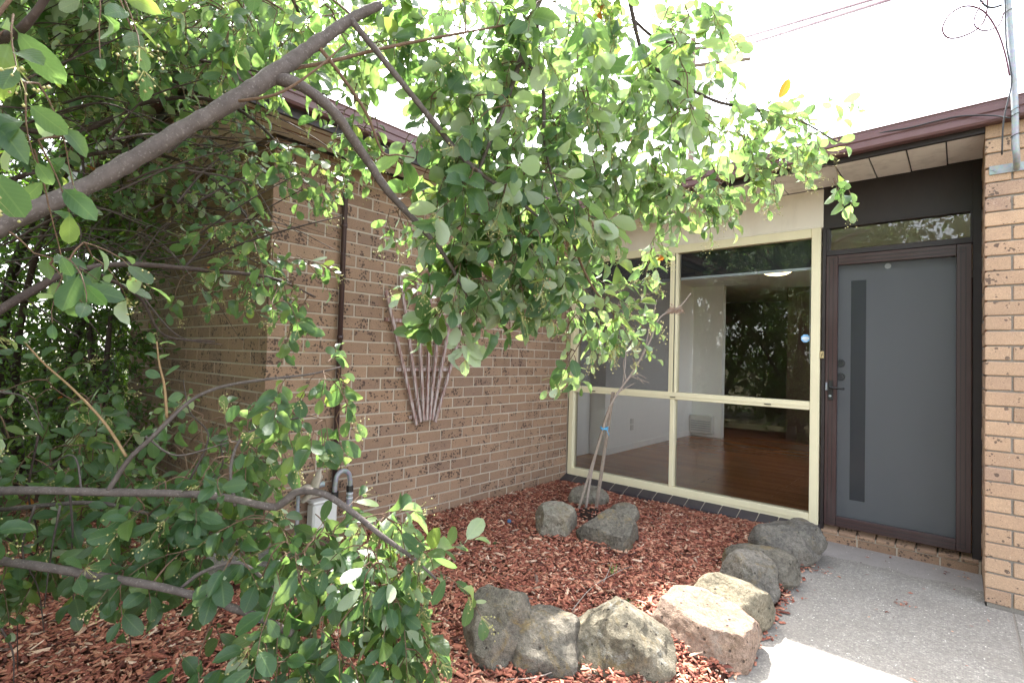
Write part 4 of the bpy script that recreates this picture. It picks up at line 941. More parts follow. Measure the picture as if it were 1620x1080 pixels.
class Plant:
    def __init__(s, seed, base=None, out=0.): s.base = base; s.out = out; s.lean = None; s.rng = np.random.default_rng(seed); s.nd = np.zeros((20000, 3)); s.nn = 0; s.tw = []; s.lp = []; s.ld = []; s.ln = []; s.ll = []; s.lw = []; s.buds = []
    def skeleton(s, pts):
        for p in pts: s.nd[s.nn] = p; s.nn += 1
    def leaf(s, p, d, nn, L, W): s.lp.append(p); s.ld.append(d); s.ln.append(nn); s.ll.append(L); s.lw.append(W)
    def sprig(s, b, d, length, nleaf, L, droop=.5, upb=.7, spread=.8, buds=.25, r0=.0017):
        rg = s.rng; d = d/np.linalg.norm(d); pts = [b]; p = b; n_ = 6; dd = d
        for i in range(n_):
            dd = dd + np.array([0, 0, -droop/n_*1.1]) + rg.normal(size=3)*.10; dd = unit(dd); p = p + dd*length/n_; pts.append(p)
        pts = np.array(pts); s.tw.append((pts, np.linspace(r0, .0009, len(pts))))
        side = unit(cr(dd, rg.normal(size=3)))
        for i in range(nleaf):
            t = .12 + .88*(i+rg.uniform(.2, .8))/nleaf if i < nleaf-1 else 1.
            q_ = t*n_; a = min(int(q_), n_-1); pp_ = pts[a] + (pts[a+1]-pts[a])*(q_-a); td = unit(pts[a+1]-pts[a])
            ang = i*2.4 + rg.normal()*.4; perp = side*math.cos(ang) + cr(td, side)*math.sin(ang)
            ld = td*rg.uniform(.35, .9) + perp*spread*(0.35 if i == nleaf-1 else 1) + np.array([0, 0, -.18*droop])
            nn = np.array([0, 0, upb]) + rg.normal(size=3)*.38 + td*.25 - perp*.15
            if s.lean is not None: nn = nn + s.lean
            elif s.out:
                ow = (pp_-s.base)*np.array([1, 1, 0]); nn = nn + unit(ow)*s.out
            sc = rg.uniform(.48, 1.15)*(1-.25*(t > .9)); l_ = L*sc
            ldn = unit(ld)
            s.leaf(pp_ + ldn*l_*.12, ldn, nn, l_, l_*rg.uniform(.50, .64))
        if rg.random() < buds*1.5: s.buds.append((pts[-1], dd, rg.uniform(1., 1.7)))
        if rg.random() < buds: s.buds.append((pts[-3], dd + rg.normal(size=3)*.6, rg.uniform(.9, 1.5)))
        return pts
    def blob(s, c, ax, n, L, flow=(0, 0, -.6), droop=.6, buds=.25, reach=.55, nleaf=(5, 9), upb=.7, tlen=(.10, .20), r0=.0017):
        rg = s.rng; c = np.array(c); u = rg.normal(size=(n, 3)); u = u/np.linalg.norm(u, axis=1)[:, None]*rg.random(n)[:, None]**.42
        P_ = c + u@np.array(ax); nodes = s.nd[:s.nn]
        dm = ((P_[:, None]-nodes[None])**2).sum(2).min(1)
        for i in np.argsort(dm):
            p = P_[i]; nd = s.nd[:s.nn]; dist = np.sqrt(((nd-p)**2).sum(1)); j = int(dist.argmin()); a = nd[j].copy()
            if dist[j] > .03:
                mid = (a+p)/2 + np.array([0, 0, .10*dist[j]]) + rg.normal(size=3)*.07*dist[j]
                seg = spline([a, mid, p], 4); thick = np.clip(.0022+.006*dist[j], .002, .0055)
                s.tw.append((seg, np.linspace(thick, r0, len(seg)))); s.skeleton([seg[3], seg[5], p])
            outw = p - c; outw = outw/(np.linalg.norm(outw)+1e-6)
            d = np.array(flow) + outw*.5 + rg.normal(size=3)*.42 + (p-a)/(dist[j]+.02)*.3
            pts = s.sprig(p, d, rg.uniform(*tlen), int(rg.integers(nleaf[0], nleaf[1])), L, droop, upb, buds=buds, r0=r0)
            s.skeleton([pts[3]])
    def twigs_mesh(s, name, mat, parent, n=5):
        mb = MB()
        for p, r_ in s.tw: mb.tube(p, r_, n, False)
        o = mb.build(name, mat, parent, smooth=True); o['kind'] = 'stuff'; return o
    def arrays(s): return [np.array(a) for a in (s.lp, s.ld, s.ln, s.ll, s.lw)]
def buds_mesh(name, buds, mat, parent, rng):
    oc = np.array([(1, 0, 0), (-1, 0, 0), (0, 1, 0), (0, -1, 0), (0, 0, 1), (0, 0, -1)], float)
    of = np.array([(0, 2, 4), (2, 1, 4), (1, 3, 4), (3, 0, 4), (2, 0, 5), (1, 2, 5), (3, 1, 5), (0, 3, 5)])
    V, F, Rn = [], [], []; b = 0
    for p, d, s in buds:
        d = d/np.linalg.norm(d); m_ = int(rng.integers(9, 20)); hub = p + d*.012*s
        for i in range(m_):
            e = hub + d*.014*s*rng.uniform(.3, 1.2) + rng.normal(size=3)*.0105*s; r_ = rng.uniform(.0022, .0038)
            V.append(e + oc*r_); F.append(of+b); b += 6; Rn += [rng.random()]*6
            w_ = rng.normal(size=3)*.0006; V.append(np.array([p-w_, p+w_, e])); F.append(np.array([(b, b+1, b+2)])); b += 3; Rn += [.2]*3
    return bulk(name, np.concatenate(V), np.concatenate(F), mat, parent, rnd=np.array(Rn), smooth=False)

# ------------------------------------------------------------------ the big shrub tree that frames the picture
BASE = np.array([.95, -5.45, -.02])
tree = thing('shrub_tree', 'large spreading green leaved shrub tree whose limb and branches cross the view', 'tree', tuple(BASE))
pl = Plant(11, BASE, .45)
def branch(name, pts, rad, mat='bark', n=10, k_=7, lab=None, wob=.0):
    P_ = spline(pts, k_); R_ = np.interp(np.linspace(0, 1, len(P_)), np.linspace(0, 1, len(rad)), rad)
    if wob: R_ = R_*(1+wob*np.array([noise.noise(Vector((i*.55, rad[0]*99, 3))) for i in range(len(P_))]))
    mb_ = MB().tube(P_, R_, n)
    if n > 9:
        vv_ = np.array(mb_.v); ce = np.repeat(P_, n, 0)[:len(vv_)]; dv = vv_-ce
        sc2 = np.array([1+.16*noise.noise(Vector(q)*30)+.09*noise.noise(Vector(q)*75)+.35*max(0, noise.noise(Vector(q)*13)-.42) for q in vv_]); mb_.v = [tuple(q) for q in ce+dv*sc2[:, None]]
    o = mb_.build(name, mat, tree, smooth=True)
    if lab: o['label'] = lab
    pl.skeleton(P_[::3]); return P_
A = lambda px, py, d: at(px, py, d)
crotch = BASE + np.array([.10, .14, .62])
branch('trunk', [BASE, BASE+np.array([.02, .03, .3]), crotch], [.085, .065, .058], n=16)
branch('branch', [crotch-np.array([.02, .03, .1]), A(-330, 560, 1.02), A(-150, 452, 1.08), A(0, 358, 1.13), A(150, 288, 1.21), A(290, 205, 1.29), A(360, 165, 1.33), A(430, 120, 1.38), A(490, 76, 1.43), A(560, 28, 1.5), A(602, 8, 1.53)], [.040, .027, .0225, .0205, .020, .0198, .0202, .0225, .018, .0145, .012], n=18, k_=9, lab='thick bare limb slanting across the upper picture', wob=.22)
branch('branch', [A(555, 32, 1.49), A(580, 62, 1.51), A(635, 130, 1.56), A(690, 198, 1.63), A(740, 258, 1.69), A(800, 302, 1.75), A(860, 350, 1.82)], [.011, .0095, .0092, .009, .0085, .007, .004])
branch('branch', [A(432, 122, 1.385), A(480, 138, 1.40), A(528, 178, 1.45), A(572, 240, 1.53), A(612, 300, 1.6), A(650, 342, 1.66), A(700, 400, 1.72), A(740, 470, 1.76)], [.018, .0155, .0145, .014, .0125, .0105, .007, .003], n=12)
branch('branch', [crotch, BASE+np.array([.2, .5, 1.2]), A(-260, 60, 1.15), A(60, -160, 1.4), A(420, -230, 1.65), A(760, -170, 1.85), A(960, -110, 2.0), A(1120, -60, 2.1)], [.05, .042, .036, .03, .024, .019, .014, .008], n=12)
branch('branch', [A(900, -120, 1.95), A(868, -40, 1.86), A(842, 30, 1.8), A(828, 80, 1.78), A(812, 130, 1.78), A(785, 200, 1.76), A(758, 270, 1.75), A(735, 350, 1.75)], [.015, .0125, .0115, .0105, .0085, .0065, .005, .003])
branch('branch', [A(824, 95, 1.78), A(848, 118, 1.8), A(860, 150, 1.82), A(862, 230, 1.85), A(880, 300, 1.88), A(905, 380, 1.93)], [.008, .0075, .0065, .0055, .0045, .003])
branch('branch', [A(980, -100, 2.02), A(1000, 20, 2.0), A(1020, 90, 2.0), A(1058, 122, 2.02), A(1132, 160, 2.06), A(1190, 172, 2.1), A(1262, 190, 2.12), A(1325, 225, 2.1)], [.010, .0085, .0075, .007, .006, .005, .004, .0025], 'bark_dark')
branch('branch', [A(1000, 30, 2.0), A(1040, 62, 2.02), A(1095, 70, 2.06), A(1140, 60, 2.1)], [.006, .0055, .0045, .003], 'bark_dark')
branch('branch', [A(905, 380, 1.93), A(925, 430, 1.98), A(950, 470, 2.02), A(990, 490, 2.06), A(1020, 520, 2.08)], [.005, .0045, .004, .003, .002], 'twig_bark')
branch('branch', [A(455, 110, 1.42), A(520, 98, 1.5), A(600, 78, 1.55), A(690, 60, 1.62), A(800, 40, 1.72)], [.006, .0052, .005, .0045, .003], 'twig_bark')
branch('branch', [A(378, 160, 1.31), A(440, 148, 1.3), A(500, 110, 1.32), A(545, 70, 1.36)], [.004, .0034, .003, .002], 'twig_bark')
branch('branch', [A(505, 75, 1.44), A(540, 120, 1.5), A(580, 180, 1.56), A(605, 240, 1.6), A(630, 245, 1.62), A(655, 250, 1.66)], [.006, .005, .0045, .0038, .003, .002], 'twig_bark')
# lower branches
low = BASE + np.array([.15, .2, .35])
branch('branch', [BASE+np.array([.03, .05, .3]), low+np.array([.1, .3, .15]), A(-160, 790, 1.35), A(0, 776, 1.42), A(160, 778, 1.45), A(330, 783, 1.46), A(425, 801, 1.46), A(447, 795, 1.46), A(470, 778, 1.46), A(510, 780, 1.45), A(555, 808, 1.44), A(605, 848, 1.43), A(650, 880, 1.42), A(690, 915, 1.42)], [.035, .024, .014, .0115, .0108, .0102, .0105, .011, .0105, .0095, .0085, .0075, .005, .003], n=12, lab='bare grey branch running level across the lower picture')
branch('branch', [BASE+np.array([.02, .05, .12]), low+np.array([.15, .3, -.12]), A(-160, 860, 1.38), A(0, 886, 1.38), A(130, 906, 1.38), A(280, 934, 1.38), A(400, 972, 1.37), A(463, 1002, 1.36)], [.03, .022, .013, .0112, .011, .0102, .010, .0092], n=12, lab='cut grey branch sloping down to the lower leaves')
branch('branch', [A(0, 806, 1.6), A(150, 795, 1.62), A(260, 820, 1.65), A(380, 860, 1.7)], [.007, .006, .005, .003])
branch('branch', [A(170, 777, 1.45), A(205, 725, 1.45), A(240, 692, 1.46), A(300, 635, 1.5), A(350, 612, 1.52), A(420, 600, 1.52), A(490, 592, 1.52), A(540, 580, 1.52)], [.0075, .0065, .006, .0052, .0045, .004, .003, .002])
branch('branch', [A(280, 935, 1.39), A(320, 905, 1.4), A(380, 890, 1.42), A(440, 930, 1.42), A(505, 935, 1.42), A(560, 905, 1.42)], [.005, .0048, .0045, .005, .0042, .003])
branch('branch', [A(372, 800, 1.47), A(365, 740, 1.5), A(385, 690, 1.55), A(440, 668, 1.56), A(500, 655, 1.55)], [.005, .0045, .004, .003, .002])
branch('branch', [A(-80, 540, 1.25), A(0, 490, 1.32), A(60, 455, 1.38), A(105, 432, 1.42), A(200, 418, 1.6), A(330, 428, 1.85), A(430, 440, 2.0), A(500, 470, 2.05)], [.014, .0115, .0105, .0095, .0085, .008, .006, .003], 'bark_dark', lab='dark curved branch in front of the shaded wall')
branch('branch', [A(140, 425, 1.5), A(220, 470, 1.7), A(260, 530, 1.8), A(340, 540, 1.95)], [.006, .005, .004, .003], 'bark_dark')
branch('branch', [A(0, 200, 2.1), A(120, 210, 2.15), A(240, 160, 2.2), A(360, 165, 2.2), A(450, 240, 2.15), A(470, 300, 2.1)], [.011, .010, .009, .007, .005, .003], 'bark_dark')
branch('branch', [A(-100, 330, 2.2), A(60, 270, 2.25), A(180, 240, 2.3), A(300, 260, 2.3), A(380, 330, 2.2), A(430, 420, 2.0)], [.012, .010, .008, .007, .005, .003], 'bark_dark')
branch('branch', [A(-60, 60, .85), A(0, 60, .8), A(40, 40, .76), A(90, -30, .74)], [.010, .008, .006, .004], 'bark_dark')
# leading shoots with paired leaves
def shoot(pts, L, nl, lab=None):
    P_ = spline(pts, 6); MB().tube(P_, np.linspace(.0042, .002, len(P_)), 7).build('shoot', 'shoot_bark', tree, smooth=True)
    rg = pl.rng
    for i in range(nl):
        t = .18+.82*i/(nl-1); q_ = t*(len(P_)-1); a = min(int(q_), len(P_)-2); p = P_[a]; td = norm((P_[a+1]-P_[a])[None])[0]
        for s in (1, -1):
            ld = td*.7 + AR*s*rg.uniform(.7, 1.1) + rg.normal(size=3)*.25; ld /= np.linalg.norm(ld)
            pl.leaf(p+ld*L*.1, ld, -AF*.55+AU*.7+rg.normal(size=3)*.3, L*rg.uniform(.7, 1.05)*(1-.3*t), L*.52*(1-.3*t))
shoot([A(200, 722, 1.45), A(165, 668, 1.44), A(115, 615, 1.43), A(70, 575, 1.42), A(38, 540, 1.42)], .062, 5)
shoot([A(264, 660, 1.47), A(260, 610, 1.46), A(252, 575, 1.45), A(248, 540, 1.45)], .058, 4)
# foliage masses: pixel, depth, half sizes, sprigs
def mass(px, py, d, rx, ry, rd, n, L=.062, flow=None, **kw):
    d += .10 if px > 600 and py < 520 else 0; n = int(round(n*.74)) if px > 560 and py < 520 and d > 1.5 and n > 20 else n
    L = L*(1.42 if L > .061 else 1.22)
    pl.lean = np.array([.62, -.42, .15]) if px < 600 else None
    s = d/FPX; ax = [AR*rx*s, AU*ry*s, AF*rd]
    pl.blob(A(px, py, d), ax, n, L, flow if flow is not None else np.array([0, 0, -.6]), **kw)
DN = np.array([0, 0, -.9]); RT = AR*.5 - np.array([0, 0, .4])
mass(480, 35, 1.85, 90, 45, .25, 16); mass(590, 70, 1.85, 70, 60, .25, 14); mass(650, 20, 1.7, 100, 50, .3, 28)
mass(740, 100, 1.75, 110, 90, .3, 52, flow=DN); mass(860, 60, 1.85, 120, 90, .35, 58, flow=DN); mass(980, 60, 1.95, 120, 90, .35, 54, flow=DN)
mass(1085, 50, 2.0, 70, 70, .25, 28); mass(715, 210, 1.76, 70, 80, .25, 28, flow=DN); mass(810, 220, 1.78, 100, 90, .3, 52, flow=DN)
mass(920, 210, 1.88, 100, 90, .3, 52, flow=DN); mass(1030, 190, 2.0, 90, 80, .3, 40, flow=DN)
mass(735, 330, 1.72, 70, 65, .22, 30, flow=DN); mass(820, 340, 1.76, 100, 80, .26, 52, flow=DN); mass(900, 330, 1.9, 70, 65, .25, 26, flow=DN)
mass(735, 420, 1.7, 62, 50, .18, 22, flow=DN); mass(800, 420, 1.76, 70, 45, .2, 18, flow=DN); mass(870, 430, 1.88, 50, 42, .2, 14, flow=DN); mass(715, 485, 1.7, 32, 25, .1, 7, flow=DN)
mass(920, 470, 1.98, 50, 40, .15, 14, .052, flow=RT); mass(955, 495, 2.04, 40, 35, .12, 13, .052, flow=RT, buds=.5); mass(985, 505, 2.07, 24, 26, .08, 6, .050, flow=RT, buds=.5); mass(905, 560, 1.98, 20, 22, .08, 4, .055)
mass(1105, 165, 2.08, 55, 60, .2, 18, .058); mass(1175, 205, 2.1, 52, 42, .18, 17, .058, flow=RT); mass(1235, 205, 2.12, 45, 36, .15, 11, .052, flow=RT, buds=.4); mass(1285, 220, 2.1, 34, 28, .12, 8, .052, flow=RT, buds=.4)
mass(1318, 280, 2.08, 14, 22, .06, 3, .054, flow=DN); mass(1215, 272, 2.12, 26, 20, .08, 5, .052, flow=DN, buds=.5); mass(1145, 280, 2.15, 50, 32, .12, 13, .056, flow=DN); mass(1075, 295, 2.1, 50, 36, .15, 16, .058, flow=DN); mass(1000, 275, 2.05, 60, 40, .15, 16, flow=DN)
mass(1040, 370, 2.12, 14, 38, .06, 5, .055, flow=DN, buds=.6); mass(940, 380, 2.0, 22, 36, .1, 5, flow=DN)
# crown masses added, mostly out of view, to block sun and sky light
branch('branch', [A(760, -170, 1.85), np.array([1.75, -2.95, 3.05]), np.array([1.4, -2.4, 3.05]), np.array([1.0, -1.95, 2.75])], [.018, .013, .009, .005])
branch('branch', [A(60, -160, 1.4), np.array([.9, -3.9, 3.0]), np.array([.6, -3.5, 3.2]), np.array([.1, -3.1, 3.3])], [.026, .018, .012, .006])
branch('branch', [crotch, np.array([.7, -5.3, 1.3]), np.array([.3, -5.2, 2.0]), np.array([-.3, -4.9, 2.7])], [.04, .03, .02, .008])
branch('branch', [crotch, np.array([1.1, -5.4, 1.4]), np.array([1.1, -5.5, 2.2]), np.array([1.5, -5.4, 2.9])], [.04, .03, .02, .008])
pl.lean = None
BK = dict(flow=(0, 0, -.3), buds=.1, nleaf=(6, 10))
for c_, r_, n_ in [((1.0, -1.95, 2.5), (.34, .36, .34), 14), ((.85, -1.75, 3.05), (.42, .42, .28), 10), ((1.4, -2.5, 3.15), (.5, .4, .25), 10), ((1.45, -2.9, 3.5), (.65, .5, .3), 14),
                   ((.75, -3.5, 3.35), (.6, .5, .35), 90), ((1.2, -4.0, 3.3), (.55, .45, .35), 70), ((.1, -3.1, 3.4), (.5, .45, .3), 70), ((.3, -4.2, 3.0), (.5, .4, .4), 90), ((.3, -5.0, 2.7), (.6, .5, .5), 110), ((1.0, -5.5, 2.9), (.6, .5, .5), 110), ((-.5, -4.7, 3.0), (.6, .5, .5), 110),
                   ((1.75, -5.3, 3.1), (.55, .5, .4), 80), ((-.4, -5.4, 2.0), (.6, .5, .6), 110), ((.2, -5.9, 1.6), (.6, .4, .6), 80), ((.6, -5.1, 3.7), (.9, .7, .5), 150), ((-.8, -4.5, 3.9), (.8, .6, .5), 130), ((1.5, -6.0, 3.3), (.8, .6, .6), 120), ((.4, -6.4, 2.6), (.7, .5, .8), 110), ((-.6, -6.0, 3.2), (.8, .6, .7), 120), ((1.8, -4.5, 3.3), (.6, .5, .35), 100), ((2.2, -5.2, 3.4), (.6, .6, .4), 110), ((1.6, -5.3, 2.3), (.35, .4, .5), 70), ((.3, -3.65, 3.05), (.5, .35, .3), 110), ((.0, -4.25, 2.9), (.5, .4, .4), 110), ((.7, -4.45, 2.85), (.4, .35, .3), 80)]:
    pl.blob(c_, np.diag(r_), n_, .082, **BK)
# by the wall corner and the eave
mass(465, 245, 2.1, 55, 42, .2, 16, .048); mass(560, 195, 1.95, 50, 40, .2, 14, .05); mass(620, 330, 1.75, 22, 25, .08, 5, .05)
mass(385, 360, 2.05, 55, 60, .25, 15, .05); mass(430, 420, 1.98, 60, 55, .22, 13, .046); mass(470, 490, 1.95, 45, 40, .18, 9, .046); mass(330, 440, 2.2, 60, 60, .2, 10, .046)
mass(500, 585, 1.52, 55, 22, .08, 7, .054); mass(420, 640, 1.55, 55, 40, .12, 8, .052); mass(515, 665, 1.54, 30, 30, .08, 5, .060); mass(380, 715, 1.6, 60, 40, .2, 9, .050)
# upper corner, behind the limb
mass(110, 110, 2.3, 130, 110, .4, 60, .050); mass(280, 90, 2.2, 120, 100, .4, 62, .052); mass(400, 60, 2.0, 90, 80, .3, 40, .054); mass(200, 250, 2.4, 150, 80, .4, 44, .048); mass(330, 250, 2.3, 80, 60, .3, 22, .05); mass(540, 275, 1.95, 40, 30, .15, 4, .046)
mass(35, 90, .80, 34, 80, .06, 5, .060, flow=DN, nleaf=(4, 6)); mass(30, 215, .84, 22, 36, .05, 2, .060, flow=DN, nleaf=(3, 5)); mass(190, -30, .95, 60, 20, .06, 3, .058, flow=DN, nleaf=(3, 5)); mass(90, 405, 1.15, 60, 34, .1, 6, .060, flow=RT, nleaf=(4, 6))
# lower bush
mass(600, 825, 1.46, 50, 25, .12, 8, .054); mass(605, 860, 1.44, 65, 42, .13, 17, .056); mass(570, 925, 1.45, 90, 50, .16, 24, .056); mass(645, 950, 1.43, 38, 55, .1, 12, .056, flow=DN); mass(655, 1020, 1.42, 34, 35, .08, 8, .056, flow=DN)
mass(480, 880, 1.5, 80, 60, .2, 22, .058); mass(500, 1010, 1.42, 110, 50, .15, 20, .060); mass(380, 850, 1.55, 90, 50, .2, 20, .056); mass(590, 1050, 1.4, 70, 30, .12, 8, .056); mass(690, 890, 1.44, 24, 22, .06, 3, .056, flow=RT)
mass(300, 800, 1.65, 120, 60, .25, 34, .054); mass(140, 830, 1.7, 140, 60, .25, 42, .054); mass(330, 740, 1.75, 90, 50, .25, 24, .054); mass(120, 720, 1.85, 120, 60, .25, 34, .052); mass(60, 640, 1.95, 80, 60, .25, 16, .05); mass(330, 650, 1.8, 60, 40, .2, 9, .052); mass(120, 860, 1.75, 140, 40, .2, 16, .052); mass(330, 870, 1.65, 100, 36, .2, 12, .052)
mass(330, 1000, 1.42, 40, 40, .1, 3, .056); mass(230, 880, 1.5, 80, 40, .15, 8, .056)
# unseen leaf masses added past the frame's lower corner to darken the mulch
mass(-230, 640, 1.25, 130, 200, .25, 50, .058); mass(-180, 900, 1.2, 120, 140, .25, 50, .058); mass(120, 1230, 1.25, 200, 55, .2, 36, .058); mass(430, 1230, 1.3, 150, 40, .2, 24, .058)
# dead hanging twigs
for pts in ([(55, 800), (35, 870), (60, 930), (70, 1000)], [(110, 775), (115, 840), (112, 900), (120, 980)], [(60, 690), (45, 780), (60, 860), (30, 960), (28, 1060)], [(180, 905), (200, 960), (208, 1030)], [(0, 990), (20, 1030), (22, 1080)], [(95, 800), (80, 880), (70, 960)], [(10, 850), (90, 900), (160, 930)], [(130, 780), (115, 720), (60, 745), (0, 760)],
            [(0, 620), (40, 630), (70, 680)], [(230, 690), (280, 720), (360, 700), (420, 690)], [(300, 780), (350, 740), (350, 700), (370, 690)], [(300, 760), (330, 690), (300, 650), (290, 600)], [(60, 420), (110, 470), (150, 520), (165, 540)], [(200, 430), (250, 500), (290, 535), (350, 545)]):
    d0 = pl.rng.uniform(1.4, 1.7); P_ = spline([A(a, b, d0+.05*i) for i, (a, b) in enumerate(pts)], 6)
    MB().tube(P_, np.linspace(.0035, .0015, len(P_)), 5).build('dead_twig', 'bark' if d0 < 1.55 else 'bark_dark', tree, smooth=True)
# tangle of dark inner twigs behind the limb
mbt = MB()
for i in range(170):
    rg = pl.rng; x0, y0 = rg.uniform(-80, 330), rg.uniform(0, 440); d0 = rg.uniform(1.8, 2.8); x1 = x0+rg.uniform(60, 260); y1 = y0+rg.uniform(-120, 110); d1 = d0+rg.uniform(-.3, .3)
    P_ = spline([A(x0, y0, d0), A((x0+x1)/2+rg.normal()*15, (y0+y1)/2-rg.uniform(0, 45), (d0+d1)/2), A(x1, y1, d1)], 6); r_ = rg.uniform(.0018, .0055)
    mbt.tube(P_, np.linspace(r_, r_*.4, len(P_)), 5, False)
o = mbt.build('inner_twigs', 'bark_dark', tree, smooth=True); o['kind'] = 'stuff'
pl.twigs_mesh('twigs', 'twig_bark', tree)
ap, ad, an, al, aw = pl.arrays()
px_ = pix(ap + ad*al[:, None]*.5)
gap = (px_[:, 0] > 466) & (px_[:, 0] < 566) & (px_[:, 1] > 732) & (px_[:, 1] < 806) & (px_[:, 2] > 0)      # open window in the foliage in front of the meter
ap, ad, an, al, aw, px_ = [q[~gap] for q in (ap, ad, an, al, aw, px_)]
x__, y__, z__ = leaf_frames(ap, ad, an)
vis = (px_[:, 2] > .3) & (px_[:, 0] > 0) & (px_[:, 0] < 1620) & (px_[:, 1] > 0) & (px_[:, 1] < 1080)
facing = np.abs((norm(CAM-ap)*z__).sum(1)); sz = al*aw*facing/np.maximum(px_[:, 2], .3)**2*vis
# nearest leaf in each small cell of the view counts as seen
cell = {}
for i in np.where(vis)[0]:
    c_ = (int(px_[i, 0]//16), int(px_[i, 1]//16))
    if c_ not in cell or px_[cell[c_], 2] > px_[i, 2]: cell[c_] = i
front = np.zeros(len(ap), bool); front[list(set(cell.values()))] = True
pick = np.argsort(-(sz*(1+3*front)))[:300]; keep = np.ones(len(ap), bool); keep[pick] = False
lm = []
for q_ in range(4):
    me = bpy.data.meshes.new('leaf'); cu = (.3, 1., 2.2, .8)[q_]
    me.from_pydata([(v[0], v[1], v[2]*cu) for v in LT[0]], [], [tuple(t) for t in LT[1]]); ul = me.uv_layers.new(name='UVMap')
    ul.data.foreach_set('uv', LT[2][LT[1].ravel()].astype(np.float32).ravel()); me.polygons.foreach_set('use_smooth', [True]*len(me.polygons)); me.materials.append(M['leaf']); lm.append(me)
for i in pick:
    o = bpy.data.objects.new('leaf', lm[int(i) % 4]); COL.objects.link(o); o.parent = tree
    mm = Matrix.Identity(4)
    for r_ in range(3):
        mm[r_][0] = x__[i, r_]*aw[i]; mm[r_][1] = y__[i, r_]*al[i]; mm[r_][2] = z__[i, r_]*al[i]; mm[r_][3] = ap[i, r_]-WLOC[tree][r_]
    o.matrix_local = mm
o = leaves_mesh('leaves', ap[keep], ad[keep], an[keep], al[keep], aw[keep], LT, 'leaf', tree, pl.rng); o['kind'] = 'stuff'
o = buds_mesh('flower_buds', pl.buds, 'bud', tree, pl.rng); o['kind'] = 'stuff'
print('shrub leaves', len(ap), 'sprigs', len(pl.tw), 'bud clusters', len(pl.buds))

# ------------------------------------------------------------------ shrubs and trees behind
def bush(name, label, cat, base, stems, blobs, L, mat, seed, twm='bark_dark', group=None, nleaf=(6, 11), tlen=(.15, .32), simple=True, droop=.4, twigs=True):
    t = thing(name, label, cat, tuple(base), group); b = Plant(seed); base = np.array(base, float)
    mb = MB()
    for (e, r0, r1) in stems:
        e = np.array(e, float); mid = base+(e-base)*.5 + b.rng.normal(size=3)*.06*np.linalg.norm(e-base)*np.array([1, 1, .2])
        P_ = spline([base + b.rng.normal(size=3)*np.array([.04, .04, 0]), mid, e], 7); mb.tube(P_, np.linspace(r0, r1, len(P_)), 8); b.skeleton(P_[3:])
    mb.build('trunk', twm, t, smooth=True)
    for c_, rad, n_ in blobs:
        b.blob(c_, np.diag(rad) if np.ndim(rad) == 1 else rad, n_, L, (0, 0, -.1), droop, 0, nleaf=nleaf, tlen=tlen, upb=.8, r0=.0025 if L < .1 else .006)
    if twigs: b.twigs_mesh('twigs', twm, t, 3)
    a_ = b.arrays(); o = leaves_mesh('crown', *a_, LTS if simple else LT, mat, t, b.rng); o['kind'] = 'stuff'
    return t
# dense shrubs beside the shaded side wall
bush('evergreen_shrub', 'dense dark shrub growing against the shaded side wall', 'shrub', (-1.75, -3.75, .0),
     [((-1.6, -3.7, 1.6), .045, .012), ((-2.0, -3.8, 1.9), .04, .012), ((-1.4, -3.85, 1.3), .03, .01), ((-2.1, -3.6, 1.2), .03, .01)],
     [((-1.8, -3.75, .55), (.65, .32, .5), 170), ((-1.8, -3.75, 1.35), (.65, .30, .5), 170), ((-1.9, -3.8, 2.1), (.75, .35, .5), 170), ((-.9, -3.75, 2.1), (.5, .3, .4), 60), ((-1.1, -3.8, .8), (.35, .22, .45), 50)], .058, 'shrub_leaf', 31)
bush('evergreen_shrub', 'tall dark shrub at the edge of the picture behind the bare lower branches', 'shrub', (-2.3, -4.45, .0),
     [((-2.2, -4.4, 2.2), .05, .012), ((-2.6, -4.5, 2.0), .04, .012), ((-2.0, -4.6, 1.4), .03, .01), ((-2.5, -4.2, 1.5), .03, .01)],
     [((-2.3, -4.4, .6), (.75, .5, .55), 200), ((-2.2, -4.4, 1.3), (.8, .5, .5), 190), ((-2.4, -4.4, 2.2), (.85, .55, .6), 210), ((-2.1, -4.4, 3.1), (.85, .55, .55), 170)], .058, 'shrub_leaf', 32)
bush('evergreen_shrub', 'leafy shrub filling the gap beyond the end of the side wall', 'shrub', (-3.6, -3.6, .0),
     [((-3.5, -3.5, 2.4), .05, .012), ((-3.9, -3.7, 2.0), .04, .012), ((-3.4, -3.8, 1.5), .03, .01)],
     [((-3.5, -3.35, 1.2), (.5, .35, 1.0), 170), ((-3.7, -3.7, .7), (.8, .7, .6), 190), ((-3.6, -3.7, 1.6), (.9, .7, .6), 200), ((-3.7, -3.6, 2.7), (1.0, .8, .7), 230)], .065, 'shrub_leaf', 33)
bush('overhanging_tree', 'small tree with loose crown rising over the wing roof', 'tree', (-3.1, -4.0, .0),
     [((-2.2, -3.9, 3.0), .06, .02), ((-1.4, -3.6, 3.4), .04, .012), ((-2.9, -4.2, 3.6), .05, .015), ((-.9, -3.9, 3.2), .03, .01)],
     [((-1.2, -3.8, 3.3), (.8, .4, .45), 170), ((-2.2, -4.0, 3.8), (1.0, .6, .7), 260), ((-.4, -3.9, 3.35), (.6, .35, .4), 100), ((-1.2, -4.4, 3.9), (.8, .5, .5), 140), ((-3.2, -4.2, 4.2), (1.0, .8, .8), 170)], .062, 'shrub_leaf', 34)
